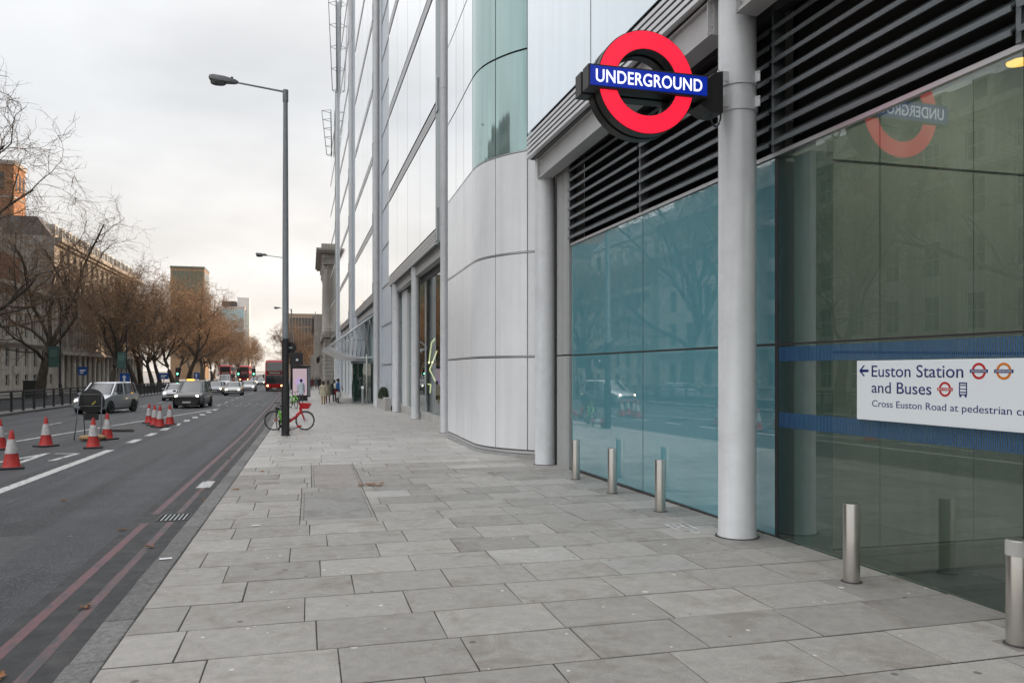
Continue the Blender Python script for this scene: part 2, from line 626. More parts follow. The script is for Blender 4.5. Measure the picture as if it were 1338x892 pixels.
M_ASPH = asphalt_mat()
M_FLAG = stone_mat('flagstone_grey', (0.395, 0.375, 0.35), objrnd=0.14)
M_FLAGN = stone_mat('flagstone_pale', (0.475, 0.458, 0.435), objrnd=0.10)
M_FLAGN.node_tree.nodes['Principled BSDF'].inputs['Roughness'].default_value = 0.5
M_FLAGM = stone_mat('flagstone_mid', (0.35, 0.332, 0.31), objrnd=0.08)
M_FLAGD = stone_mat('flagstone_dirty', (0.335, 0.32, 0.302), objrnd=0.12)
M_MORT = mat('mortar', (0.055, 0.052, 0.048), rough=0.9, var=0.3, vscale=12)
M_KERB = mat('granite_kerb', (0.18, 0.177, 0.172), rough=0.75, var=0.35, vscale=22, bump=0.6, bscale=60, objrnd=0.16, stain=0.4, sscale=3)
M_WHITE = paint_mat('white_road_paint', (0.58, 0.58, 0.57), 0.10)
M_RED = paint_mat('red_road_paint', (0.155, 0.072, 0.082), 0.12)
M_REDF = paint_mat('faded_red_road_paint', (0.145, 0.078, 0.085), 0.17)
M_IRON = mat('cast_iron', (0.09, 0.088, 0.085), rough=0.6, metal=0.5, var=0.3, vscale=25)
M_GALV = mat('galvanised_steel', (0.42, 0.44, 0.46), rough=0.45, metal=0.7, var=0.12, vscale=8)
M_GREYP = mat('grey_painted_steel', (0.20, 0.22, 0.24), rough=0.5, var=0.1, vscale=6)
M_BLACK = mat('black_painted_steel', (0.018, 0.018, 0.02), rough=0.42, var=0.2, vscale=8)
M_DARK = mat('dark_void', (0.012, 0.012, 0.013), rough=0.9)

YB = [-30, -10, 0, 10, 20, 30, 60, 100, 150, 400, 1500]


def strip(x0, x1, dz, ys=YB, drift=True):
    """a sheet along the street between two offsets"""
    b = MB()
    for ya, yb in zip(ys[:-1], ys[1:]):
        def X(x, y):
            return (x(y) if callable(x) else x) + (dr(y) if drift else 0)
        b.quad((X(x0, ya), ya, zg(ya) + dz), (X(x1, ya), ya, zg(ya) + dz), (X(x1, yb), yb, zg(yb) + dz), (X(x0, yb), yb, zg(yb) + dz))
    return b


g = MB()
g.quad((-3000, -600, -2.6), (3000, -600, -2.6), (3000, 4000, -2.6), (-3000, 4000, -2.6))
struct(g.build('ground', mat('bare_ground', (0.12, 0.11, 0.10), rough=0.9, var=0.2, vscale=0.1)))
struct(strip(-15.7, -1.62, -0.12).build('road', M_ASPH))
struct(strip(-26.0, -16.75, -0.12).build('opposite_carriageway', M_ASPH))
struct(strip(-400, -25.9, 0.0).build('far_pavement', mat('far_paving', (0.33, 0.31, 0.29), rough=0.8, var=0.15, vscale=2)))
med = MB()
for ya, yb in zip(YB[:-1], YB[1:]):
    p = []
    for z in (-0.3, 0.0):
        for (x, y) in ((-16.8, ya), (-15.68, ya), (-15.68, yb), (-16.8, yb)):
            p.append((x + dr(y), y, zg(y) + z))
    med.hexa(p)
struct(med.build('median', M_KERB))

# base of the pavement, with the flagstones laid on it as pieces
pav = MB()
pys = [-30, -10, 0, 4, 8.6, 12, 16.6]
for ya, yb in zip(pys[:-1], pys[1:]):
    pav.quad((-1.45, ya, zg(ya) - 0.005), (GLX(ya) + 0.02, ya, zg(ya) - 0.005), (GLX(yb) + 0.02, yb, zg(yb) - 0.005), (-1.45, yb, zg(yb) - 0.005))
pys = [16.6, 20, 30, 60, 100, 150, 400, 1500]
for ya, yb in zip(pys[:-1], pys[1:]):
    pav.quad((-1.45 + dr(ya), ya, zg(ya) - 0.005), (9 + dr(ya), ya, zg(ya) - 0.005), (9 + dr(yb), yb, zg(yb) - 0.005), (-1.45 + dr(yb), yb, zg(yb) - 0.005))
PAV = struct(pav.build('pavement', M_MORT))


def slab(b, x0, x1, y0, y1, top, th=0.05, ch=0.003, skew=0.0, tilt=(0, 0)):
    xm, ym = (x0 + x1) / 2, (y0 + y1) / 2

    def P(x, y, dz):
        return (x + skew * (y - ym), y, zg(y) + top + dz + tilt[0] * (x - xm) + tilt[1] * (y - ym))
    lo = [P(x0, y0, -th), P(x1, y0, -th), P(x1, y1, -th), P(x0, y1, -th)]
    md = [P(x0, y0, -ch), P(x1, y0, -ch), P(x1, y1, -ch), P(x0, y1, -ch)]
    hi = [P(x0 + ch, y0 + ch, 0), P(x1 - ch, y0 + ch, 0), P(x1 - ch, y1 - ch, 0), P(x0 + ch, y1 - ch, 0)]
    vs = lo + md + hi
    fs = [(8, 9, 10, 11)]
    for k in range(4):
        k2 = (k + 1) % 4
        fs.append((k, k2, 4 + k2, 4 + k)); fs.append((4 + k, 4 + k2, 8 + k2, 8 + k))
    b.add(vs, fs)
    return b


def right_edge(y):
    if y < 16.9:
        return GLX(y) - 0.02
    if y < 18.6:
        return 5.6
    if y > 25.2 and y < 28:
        return 5.25
    if y < 28:
        return 4.35 if y > 20.6 else 4.35 + (20.6 - y) * 0.5
    return 4.87 - 0.0145 * (y - 17) + 0.6


COVERS = [(-0.12, 0.93, 11.35, 14.05), (0.05, 0.97, 14.5, 18.3)]


def hits(x0, x1, y0, y1):
    return any(x0 < c[1] + 0.02 and x1 > c[0] - 0.02 and y0 < c[3] and y1 > c[2] for c in COVERS)


fr = random.Random(21)
FL = []
y = 2.38
row = 0
while y < 28.0:
    hgt = 0.72 if y < 18.2 else 0.86
    if 16.9 < y < 18.2:
        hgt = 0.65
    y2 = y + hgt
    xr = right_edge((y + y2) / 2)
    x = -1.415
    wid = 0.94 if y < 18.2 else 1.15
    first = [0.42, 0.88, 0.62, 0.30, 0.75, 0.50][row % 6] * wid
    cols = []
    x2 = x + first
    while x < xr - 0.05:
        x2 = min(x2, xr)
        if xr - x2 < 0.22:
            x2 = xr
        cols.append((x, x2))
        x = x2
        x2 = x + wid * fr.uniform(0.93, 1.07)
    for (a, c) in cols:
        FL.append((a, c, y, y2))
    y = y2
    row += 1
jw = 0.0075
n_flag = 0
for (a, c, ya, yb) in FL:
    pieces = [(a, c, ya, yb)]
    if hits(a, c, ya, yb):
        pieces = []
        cv = [k for k in COVERS if a < k[1] + 0.02 and c > k[0] - 0.02 and ya < k[3] and yb > k[2]][0]
        if a < cv[0] - 0.02:
            pieces.append((a, cv[0] - 0.008, ya, yb))
        if c > cv[1] + 0.02:
            pieces.append((cv[1] + 0.008, c, ya, yb))
        if ya < cv[2] - 0.02:
            pieces.append((max(a, cv[0] - 0.008), min(c, cv[1] + 0.008), ya, cv[2] - 0.006))
        if yb > cv[3] + 0.02:
            pieces.append((max(a, cv[0] - 0.008), min(c, cv[1] + 0.008), cv[3] + 0.006, yb))
    for (p, q, s_, t_) in pieces:
        if q - p < 0.02 or t_ - s_ < 0.03:
            continue
        b = MB()
        slab(b, p + jw * fr.uniform(0.5, 0.9), q - jw * fr.uniform(0.5, 0.9), s_ + jw * fr.uniform(0.9, 1.7), t_ - jw * fr.uniform(0.9, 1.7), fr.uniform(-0.0015, 0.002),
             skew=fr.uniform(-0.010, 0.010), tilt=(fr.uniform(-0.002, 0.002), fr.uniform(-0.002, 0.002)))
        m = M_FLAG if s_ < 18.0 else M_FLAGN
        if p > 4.75 and s_ < 18.7:
            m = M_FLAGD
        elif s_ < 18 and fr.random() < 0.07:
            m = M_FLAGM if fr.random() < 0.5 else M_FLAGN
        b.build('flagstone', m, PAV)
        n_flag += 1
print('flagstones', n_flag)
# further flags: too small to pick apart
b = MB()
y = FL[-1][3]
while y < 150:
    y2 = y + 0.9
    xr = right_edge(y) + (0 if y < 126 else -1.2)
    x = -1.415 + dr(y)
    x2 = x + fr.uniform(0.3, 1.2)
    while x < xr - 0.05:
        x2 = min(x2, xr)
        slab(b, x + 0.005, x2 - 0.005, y + 0.005, y2 - 0.005, fr.uniform(-0.003, 0.003))
        x = x2
        x2 = x + fr.uniform(1.0, 1.3)
    y = y2
b.build('far_flagstones', M_FLAGN, PAV, kind='stuff')
# recessed service covers in the pavement
M_COVR = stone_mat('cover_infill_red', (0.39, 0.355, 0.335))
M_COVG = stone_mat('cover_infill_grey', (0.36, 0.35, 0.335))
for (c, m, nm) in ((COVERS[0], M_COVG, 'grey'), (COVERS[1], M_COVR, 'reddish')):
    b = MB()
    slab(b, c[0] + 0.045, c[1] - 0.045, c[2] + 0.045, c[3] - 0.045, -0.001)
    o = b.build('inspection_cover', m, PAV)
    f = MB()
    for (x0, x1, y0, y1) in ((c[0], c[0] + 0.04, c[2], c[3]), (c[1] - 0.04, c[1], c[2], c[3]), (c[0] + 0.04, c[1] - 0.04, c[2], c[2] + 0.04), (c[0] + 0.04, c[1] - 0.04, c[3] - 0.04, c[3])):
        slab(f, x0, x1, y0, y1, 0.0, ch=0.002)
    f.build('cover_frame', M_FLAGM, o)
# kerb stones
y = 2.0
while y < 60:
    ln_ = fr.uniform(0.75, 1.25)
    p = []
    for z in (-0.30, 0.004):
        for (x, yy) in ((-1.68, y + 0.006), (-1.42, y + 0.006), (-1.42, y + ln_ - 0.006), (-1.68, y + ln_ - 0.006)):
            p.append((x + dr(yy) + fr.uniform(-0.006, 0.006) + (0.02 if z > 0 and x < -1.6 else 0), yy, zg(yy) + z))
    MB().hexa(p).build('kerb_stone', M_KERB, PAV, bevel=0.014)
    y += ln_
b = MB()
for ya, yb in ((y, 100), (100, 150), (150, 400)):
    p = []
    for z in (-0.3, 0.004):
        for (x, yy) in ((-1.68, ya), (-1.42, ya), (-1.42, yb), (-1.68, yb)):
            p.append((x + dr(yy), yy, zg(yy) + z))
    b.hexa(p)
b.build('far_kerb', M_KERB, PAV)

# ---- road markings
RD = -0.116
ROADO = D.objects['road']


def mark(name, pts, m, dz=RD):
    b = MB()
    b.add([(x, yy, zg(yy) + dz) for x, yy in pts], [tuple(range(len(pts)))])
    return b.build(name, m, ROADO)


def stripe(name, a, b_, wd, m, dz=RD):
    (x0, y0), (x1, y1) = a, b_
    n = max(1, int(abs(y1 - y0) / 15))
    b = MB()
    d = Vector((x1 - x0, y1 - y0)).normalized()
    s = Vector((-d.y, d.x)) * wd / 2
    for k in range(n):
        xa, ya = x0 + (x1 - x0) * k / n, y0 + (y1 - y0) * k / n
        xb, yb = x0 + (x1 - x0) * (k + 1) / n, y0 + (y1 - y0) * (k + 1) / n
        q = [(xa - s.x, ya - s.y), (xa + s.x, ya + s.y), (xb + s.x, yb + s.y), (xb - s.x, yb - s.y)]
        b.add([(p[0], p[1], zg(p[1]) + dz) for p in q], [(0, 1, 2, 3)])
    return b.build(name, m, ROADO)


ss = strip(-2.385, -2.28, RD, [-30, 0, 12.4]); ss.build('red_line', M_RED, ROADO)
ss = strip(-2.385, -2.28, RD, [13.15, 30, 60, 150]); ss.build('red_line', M_RED, ROADO)
ss = strip(-2.03, -1.935, RD, [-30, 0, 12.4]); ss.build('red_line', M_REDF, ROADO)
ss = strip(-2.03, -1.935, RD, [13.15, 30, 60, 150]); ss.build('red_line', M_REDF, ROADO)
# dark resurfaced gutter strip
M_GUT = mat('gutter_asphalt', (0.040, 0.041, 0.044), rough=0.7, var=0.35, vscale=5, bump=0.6, bscale=180, stain=0.5, sscale=2, staincol=(0.11, 0.105, 0.10))
strip(-2.52, -1.64, -0.118, [-30, 0, 30, 60, 150]).build('gutter_strip', M_GUT, ROADO)
# wide pale band far along the kerb (worn bus lane line)
stripe('lane_line', (-5.65, 4.0), (-5.62, 24.9), 0.24, M_WHITE)
for k in range(9):
    y0 = 27.3 + k * 3.0
    stripe('lane_dash', (-5.62, y0), (-5.62 + dr(y0 + 1.4), y0 + 1.5), 0.26, M_WHITE)
stripe('taper_line', (-11.6, 14.0), (-5.75, 54.0), 0.17, M_WHITE)
# chevrons inside the taper
for (p0, p1, dz_) in (((-6.38, 22.1), (-6.25, 23.95), 0.0), ((-6.85, 24.1), (-6.22, 23.97), 0.001), ((-7.9, 20.6), (-7.05, 24.3), 0.0), ((-6.95, 20.9), (-7.10, 24.2), 0.001),
                      ((-8.4, 17.2), (-7.3, 19.9), 0.0), ((-7.2, 17.0), (-7.34, 19.8), 0.001)):
    stripe('chevron', p0, p1, 0.15, M_WHITE, RD + dz_)
for k in range(14):  # lane dashes between the running lanes
    y0 = 24 + k * 7.0
    stripe('lane_dash', (-11.0 + dr(y0), y0), (-11.0 + dr(y0 + 2), y0 + 2.2), 0.11, M_WHITE)
for k in range(14):
    y0 = 60 + k * 6.0
    stripe('lane_dash', (-6.0 + dr(y0), y0), (-6.0 + dr(y0 + 2), y0 + 2.2), 0.12, M_WHITE)
for k in range(18):  # studs of the crossing further on
    mark('crossing_stud', [(-13.5 + k * 0.6, 62.0), (-13.3 + k * 0.6, 62.0), (-13.3 + k * 0.6, 62.35), (-13.5 + k * 0.6, 62.35)], M_WHITE)
    mark('crossing_stud', [(-13.5 + k * 0.6, 58.2), (-13.3 + k * 0.6, 58.2), (-13.3 + k * 0.6, 58.55), (-13.5 + k * 0.6, 58.55)], M_WHITE)
mark('white_patch', [(-2.12, 16.0), (-1.86, 16.0), (-1.86, 16.9), (-2.1, 17.0)], M_WHITE, RD + 0.003)
for k in range(10):  # opposite side lane line
    y0 = 40 + k * 7.0
    stripe('lane_dash', (-21.2 + dr(y0), y0), (-21.2 + dr(y0), y0 + 2.5), 0.12, M_WHITE)
# gully grating in the gutter
GX0, GX1, GY0, GY1 = -2.22, -1.76, 12.47, 13.05
dg_ = thing('drain_grate', 'slotted iron drain grating in the gutter beside the kerb', 'drain', (-2.0, 12.75, zg(12.75) - 0.12))
b = MB()
zt = zg(12.75) - 0.106
for (x0, x1, y0, y1) in ((GX0, GX0 + 0.03, GY0, GY1), (GX1 - 0.03, GX1, GY0, GY1), (GX0 + .03, GX1 - .03, GY0, GY0 + 0.035), (GX0 + .03, GX1 - .03, GY1 - 0.035, GY1)):
    b.box(x0, x1, y0, y1, zt - 0.03, zt)
b.build('frame', M_IRON, dg_, world=True)
for k in range(6):
    xx = GX0 + 0.075 + k * 0.062
    MB().box(xx - 0.011, xx + 0.011, GY0 + .035, GY1 - .035, zt - 0.03, zt - 0.002).build('grate_bar', M_GALV, dg_, world=True)
MB().box(GX0 + .01, GX1 - .01, GY0 + .01, GY1 - .01, zt - 0.02, zt - 0.0095).build('pit', M_DARK, dg_, world=True)

# patched and cracked asphalt
M_PAT1 = mat('asphalt_patch_dark', (0.036, 0.037, 0.04), rough=0.6, var=0.25, vscale=6, bump=0.6, bscale=160)
M_PAT2 = mat('asphalt_patch_pale', (0.075, 0.076, 0.08), rough=0.7, var=0.25, vscale=5, bump=0.6, bscale=160)
for (x0, x1, y0, y1, m) in ((-4.9, -3.9, 20.5, 29.0, M_PAT1), (-10.4, -8.6, 33.0, 41.0, M_PAT1), (-4.4, -3.4, 9.2, 11.8, M_PAT2), (-7.8, -6.0, 31.8, 36.9, M_PAT1), (-5.3, -4.6, 40, 55, M_PAT2)):
    pts = []
    n = 7
    for k in range(n):
        pts.append((x0 + (x1 - x0) * k / n, y0 + fr.uniform(-0.06, 0.06)))
    for k in range(n):
        pts.append((x1 + fr.uniform(-0.05, 0.05), y0 + (y1 - y0) * k / n))
    for k in range(n):
        pts.append((x1 - (x1 - x0) * k / n, y1 + fr.uniform(-0.06, 0.06)))
    for k in range(n):
        pts.append((x0 + fr.uniform(-0.05, 0.05), y1 - (y1 - y0) * k / n))
    mark('asphalt_patch', pts, m, -0.1185)
M_CRK = mat('crack_tar', (0.018, 0.018, 0.019), rough=0.5)
for (x, y0, y1, wob) in ((-3.35, 5.0, 17.5, 0.09), (-5.05, 12.0, 19.5, 0.07), (-7.6, 14.0, 24.0, 0.1)):
    b = MB()
    yy = y0
    xx = x
    while yy < y1:
        x2 = xx + fr.uniform(-wob, wob) * 0.6; y2 = yy + fr.uniform(0.15, 0.4); wd = fr.uniform(0.004, 0.012)
        b.quad((xx - wd, yy, zg(yy) - 0.1172), (xx + wd, yy, zg(yy) - 0.1172), (x2 + wd, y2, zg(y2) - 0.1172), (x2 - wd, y2, zg(y2) - 0.1172))
        xx, yy = x2, y2
    b.build('tarred_crack', M_CRK, ROADO)

# sprayed utility mark on the flags by the column
M_SPRAY = paint_mat('white_spray', (0.66, 0.66, 0.66), 0.10)
b = MB()
zz_ = zg(9.3) + 0.0035


def spray(x0, y0, x1, y1, w_=0.016):
    d = Vector((x1 - x0, y1 - y0)).normalized() * w_
    b.quad((x0 - d.y, y0 + d.x, zz_), (x0 + d.y, y0 - d.x, zz_), (x1 + d.y, y1 - d.x, zz_ + 0.0004), (x1 - d.y, y1 + d.x, zz_ + 0.0004))


for (x0, y0, x1, y1) in ((4.72, 9.35, 5.0, 9.35), (5.0, 9.35, 5.0, 9.75), (5.0, 9.75, 4.72, 9.75), (4.72, 9.75, 4.72, 9.35), (4.80, 9.45, 4.80, 9.66), (4.80, 9.55, 4.9, 9.55), (4.9, 9.45, 4.9, 9.66), (4.86, 9.1, 4.86, 9.3), (4.86, 9.1, 4.80, 9.18), (4.86, 9.1, 4.93, 9.18)):
    spray(x0, y0, x1, y1)
b.build('sprayed_mark', M_SPRAY, PAV)

# ================================================================== THE OFFICE BUILDING ON THE RIGHT
M_PANEL = mat('silver_cladding', (0.92, 0.94, 0.96), rough=0.32, metal=0.08, var=0.03, vscale=1.2, streak=0.05, objrnd=0.02)
M_STEEL = mat('painted_column_steel', (0.72, 0.735, 0.75), rough=0.33, metal=0.05, var=0.05, vscale=3, streak=0.12, stain=0.18, sscale=1.6)
M_RIB = mat('aluminium_rib', (0.62, 0.62, 0.63), rough=0.35, metal=0.6)
M_SOFF = mat('grey_soffit', (0.17, 0.17, 0.175), rough=0.6, var=0.06, vscale=2)
M_BEAM = mat('beam_paint', (0.48, 0.48, 0.48), rough=0.45, var=0.05, vscale=4)
M_CORE = mat('core_wall', (0.30, 0.32, 0.34), rough=0.6)
M_CLAD = mat('riser_cladding', (0.62, 0.67, 0.73), rough=0.45, metal=0.0, var=0.04, vscale=2)
M_GASK = mat('gasket', (0.03, 0.03, 0.032), rough=0.6)
M_SLAT = mat('louvre_slat', (0.17, 0.19, 0.20), rough=0.45, metal=0.3, var=0.08, vscale=5)
M_TEAL = mat('back_painted_glass', (0.15, 0.39, 0.455), rough=0.0, spec=1.0, coat=1.0)
M_TEAL.node_tree.nodes['Principled BSDF'].inputs['Coat Roughness'].default_value = 0.0
M_TEAL.node_tree.nodes['Principled BSDF'].inputs['Coat IOR'].default_value = 2.4
M_UGL = mat('office_glass', (0.93, 0.945, 0.955), rough=0.04, metal=0.97, spec=0.8, objrnd=0.03)
M_GGL2 = mat('bent_green_glass', (0.42, 0.58, 0.56), rough=0.05, metal=0.6, spec=0.9, streak=0.08)
M_UGLSKY = mat('office_glass_sky_tint', (0.74, 0.81, 0.85), rough=0.04, metal=0.9, spec=0.8, streak=0.03)  # the same office glass, with a bluish sky reflection put into its colour
M_GGL = mat('green_glass', (0.20, 0.38, 0.35), rough=0.05, metal=0.35, spec=0.9, streak=0.12)
M_PIER = mat('pier_panel', (0.42, 0.43, 0.42), rough=0.45, var=0.05, vscale=3, streak=0.12)
M_SHOP = glass_mat('shop_glass', (0.52, 0.62, 0.58), 0.16)
M_STATG = glass_mat('station_glass', (0.66, 0.76, 0.73), 0.15, opac=0.08, ocol=(0.22, 0.30, 0.26))
M_CREAM = mat('cream_wall_panel', (0.52, 0.53, 0.50), rough=0.5, var=0.05, vscale=2, streak=0.1)

OB = thing('office_building', 'long silver and glass office block with tubular columns along the right pavement', 'building', (5.0, 17.0, zg(17)))


def P(u, w, z):
    return (4.87 - 0.0145 * u - w, 17 + u - 0.0145 * w, z)


def ub(u0, u1, w0, w1, z0, z1, b=None):
    b = b or MB()
    return b.hexa([P(u0, w1, z0), P(u0, w0, z0), P(u1, w0, z0), P(u1, w1, z0), P(u0, w1, z1), P(u0, w0, z1), P(u1, w0, z1), P(u1, w1, z1)])


def part(b, name, m, bevel=0.0, parent=None, **k):
    return b.build(name, m, parent or OB, bevel=bevel, world=True, **k)


FH = 4.85
Z0 = 6.9
TOP = 50.0
# ---- masses behind the skin
part(ub(-24, 0.1, -14, -0.12, 7.02, TOP), 'upper_wall', M_CORE)
part(ub(11.4, 28.2, -14, -0.12, 7.02, TOP), 'upper_wall', M_CORE)
part(ub(38.2, 55.3, -14, -0.12, 7.02, TOP), 'upper_wall', M_CORE)
part(ub(64.4, 81.7, -14, -0.12, 7.02, TOP), 'upper_wall', M_CORE)
part(ub(93.8, 109.2, -14, -0.12, 7.02, 40.0), 'upper_wall', M_CORE)
part(ub(9.0, 11.4, -14, -1.4, -1.2, TOP), 'riser_wall', M_CORE)
part(ub(0.15, 9.0, -14, -2.6, -1.2, TOP), 'riser_wall', M_CORE)
for (a, c) in ((28.2, 38.2), (55.3, 64.4), (81.7, 93.8)):
    part(ub(a, c, -14, -0.9, -1.2, TOP), 'riser_wall', M_CORE)


def ribs(u0, u1, z0, n=5, h=0.55, deep=0.10):
    pitch = h / n
    for k in range(n):
        part(ub(u0, u1, -0.10, 0.03 - 0.004 * k, z0 + pitch * k + 0.012, z0 + pitch * (k + 1) - 0.034), 'fascia_rib', M_RIB)
    part(ub(u0 + 0.01, u1 - 0.01, -0.118, -0.07, z0 + 0.005, z0 + h), 'fascia_back', M_GASK)


def bay(u0, u1, npan, floors, gm=None):
    pw = (u1 - u0) / npan
    for k in floors:
        z = Z0 + FH * k
        ribs(u0, u1, z, 5 if k == 0 else 4, 0.55 if k == 0 else 0.48)
        for j in range(npan):
            part(ub(u0 + pw * j + 0.018, u0 + pw * (j + 1) - 0.018, -0.11, 0.0, z + 0.60, z + FH - 0.03), 'glass_panel', gm or M_UGL)


bay(-23.8, 0.2, 6, [0], M_UGLSKY)
bay(12.45, 28.25, 4, range(0, 4))
bay(38.2, 55.3, 4, range(0, 7))
bay(64.4, 81.7, 4, range(0, 9))
bay(93.8, 109.2, 4, range(0, 7))
# bay ends: flat greenish strips with small vent boxes at each floor
M_END = mat('end_strip', (0.36, 0.41, 0.41), rough=0.45, metal=0.2, streak=0.06)
for (a, nf) in ((11.45, 9), (37.2, 9), (63.5, 9), (92.9, 7)):
    part(ub(a, a + 0.95, -0.3, 0.02, 6.85, 6.85 + FH * nf), 'end_strip', M_END)
    for k in range(min(nf, 7)):
        part(ub(a + 0.3, a + 0.65, 0.0, 0.07, Z0 + FH * k + 0.02, Z0 + FH * k + 1.25), 'vent_box', M_GALV)
# soffits and ground-floor beams
part(ub(-24, 0.2, -3.2, -0.105, 6.90, 6.98), 'soffit', M_SOFF)
part(ub(11.4, 28.2, -4.2, -0.105, 6.90, 6.98), 'soffit', M_SOFF)
part(ub(38.2, 55.3, -4.2, -0.105, 6.90, 6.98), 'soffit', M_SOFF)
part(ub(64.4, 81.7, -4.2, -0.105, 6.90, 6.98), 'soffit', M_SOFF)
part(ub(93.8, 109.2, -4.2, -0.105, 6.90, 6.98), 'soffit', M_SOFF)
M_DSOF = mat('dark_soffit_strip', (0.10, 0.10, 0.105), rough=0.6)
part(ub(-24, 0.15, -0.36, -0.20, 6.885, 6.899), 'soffit_groove', M_DSOF)


def ibeam(p0, p1, zb, zt, wd=0.3):
    """I-beam between two plan points"""
    b = MB()
    (x0, y0), (x1, y1) = p0, p1
    b.bar((x0, y0, zb + 0.015), (x1, y1, zb + 0.015), wd, 0.03)
    b.bar((x0, y0, zt - 0.015), (x1, y1, zt - 0.015), wd, 0.03)
    b.bar((x0, y0, (zb + zt) / 2), (x1, y1, (zb + zt) / 2), 0.20, zt - zb - 0.06)
    return b


part(ibeam((5.20, 17.0), (5.20, 9.1), 6.42, 6.88), 'beam', M_BEAM)
part(ibeam((5.20, 8.5), (5.22, -2.0), 6.42, 6.88), 'beam', M_BEAM)
for yy in (16.95, 9.15, 8.45):
    b = MB()
    b.box(5.03, 5.37, yy - 0.012, yy + 0.012, 6.44, 6.87)
    for dx in (-0.1, 0.1):
        for z in (6.55, 6.75):
            b.lathe([(0.022, 0), (0.022, 0.02)], (5.2 + dx, yy - 0.032 if yy < 10 else yy - 0.032, z), 8, axis='y')
    part(b, 'end_plate', M_BEAM)
part(ibeam(P(12, -0.35, 0)[:2], P(28, -0.35, 0)[:2], 6.45, 6.88), 'beam', M_BEAM)
part(ibeam(P(38.5, -0.35, 0)[:2], P(55, -0.35, 0)[:2], 6.3, 6.75), 'beam', M_BEAM)
part(ibeam(P(64.6, -0.35, 0)[:2], P(81.5, -0.35, 0)[:2], 6.3, 6.75), 'beam', M_BEAM)


# ---- columns
def column(x, y, r, ztop, n=36, seams=()):
    b = MB()
    zb = zg(y) - 0.05
    prof = [(r + 0.012, zb), (r + 0.012, zb + 0.07), (r, zb + 0.085)]
    for s in seams:
        prof += [(r, s - 0.02), (r - 0.012, s - 0.012), (r - 0.012, s + 0.012), (r, s + 0.02)]
    prof += [(r, ztop)]
    b.lathe(prof, (x, y, 0), n)
    if r > 0.15 and y < 60:
        part(MB().lathe([(r, 0.0), (r + 0.045, 0.0), (r + 0.035, 0.012), (r, 0.014)], (x, y, zg(y) - 0.001), 28, caps=False), 'shade_grime_ring', M_MORT)  # dark ring put in for contact shadow and grime at the foot
    return part(b, 'column', M_STEEL)


CA = column(5.27, 8.82, 0.235, 6.9)
column(5.26, 17.1, 0.235, 6.9)
column(5.27, 0.6, 0.235, 6.9)
tc_ = P(10.3, 0.05, 0)
column(tc_[0], tc_[1], 0.16, TOP, seams=[7.2 + 4.85 * k for k in range(6)])
for x_, w_ in ((19.4, -0.25), (26.6, -0.2)):
    q = P(x_, w_, 0)
    column(q[0], q[1], 0.20, 6.9)
for uu in (34.9, 59.6, 86.5):
    q = P(uu, 0.05, 0)
    column(q[0], q[1], 0.21, TOP, seams=[2.5 + 4.85 * k for k in range(9)])
for uu in (57.2, 62.3, 66.0, 72.0, 78.0, 84.0, 88.8, 96, 102):
    q = P(uu, -0.4, 0)
    column(q[0], q[1], 0.2, 6.9, n=16)
# riveted flange plates and riser panels with shadow joints
for (a, c, f) in ((28.3, 38.1, 33.2), (55.4, 64.3, 58.6), (81.8, 93.7, 85.5)):
    b = ub(f, f + 0.9, -0.9, -0.06, zg(60) - 0.1, TOP)
    part(b, 'flange_plate', M_CLAD)
    rv = MB()
    for k in range(110):
        z = 0.5 + k * 0.42
        ub(f + 0.4, f + 0.45, -0.055, -0.045, z, z + 0.05, rv)
    part(rv, 'rivets', M_GALV, kind='stuff')
    z = 0.0
    for k in range(20):
        part(ub(a, f - 0.02, -0.93, -0.15, z + 0.02, z + 2.40), 'riser_panel', M_CLAD)
        if f < 40:
            part(ub(a, f - 0.02, -0.9, -0.11, z + 2.405, z + 2.46), 'joint_angle', M_GALV)
        z += 2.43
for k in range(1):
    part(ub(9.1, 10.0, -1.5, -0.6, -0.2, TOP), 'riser_panel', M_CLAD)

# ---- rounded corner bay: cladding below, bent glass above
CP = [[(4.40, 25.15), (4.39, 23.62)], [(4.39, 23.62), (4.365, 22.25)], [(4.365, 22.25), (4.35, 20.95)]]
arc = []
for k in range(9):
    t = k / 8.0
    p0, p1, p2 = Vector((4.35, 20.95)), Vector((4.35, 20.05)), Vector((4.66, 19.50))
    arc.append(tuple((1 - t) ** 2 * p0 + 2 * t * (1 - t) * p1 + t * t * p2))
CP.append(arc)
arc = []
for k in range(9):
    t = k / 8.0
    p0, p1, p2 = Vector((4.66, 19.50)), Vector((4.88, 19.02)), Vector((5.27, 18.62))
    arc.append(tuple((1 - t) ** 2 * p0 + 2 * t * (1 - t) * p1 + t * t * p2))
CP.append(arc)
CP.append([(5.27, 18.62), (5.62, 18.34), (6.0, 18.1), (7.6, 17.3)])


def bent(pl, z0, z1, off0, off1, gap, b=None):
    """a panel bent along a plan polyline; off = offset outwards (street side)"""
    pl = [Vector(p) for p in pl]
    # trim ends for the joint
    d0 = (pl[1] - pl[0]).normalized(); d1 = (pl[-1] - pl[-2]).normalized()
    pl[0] = pl[0] + d0 * gap; pl[-1] = pl[-1] - d1 * gap
    b = b or MB()
    out_, inn = [], []
    for i, p in enumerate(pl):
        d = (pl[min(i + 1, len(pl) - 1)] - pl[max(i - 1, 0)]).normalized()
        nrm = Vector((d.y, -d.x))
        if nrm.x > 0:
            nrm = -nrm
        out_.append(p + nrm * off1); inn.append(p + nrm * off0)
    poly = out_ + inn[::-1]
    return b.prism([(p.x, p.y, z0) for p in poly], (0, 0, z1 - z0))


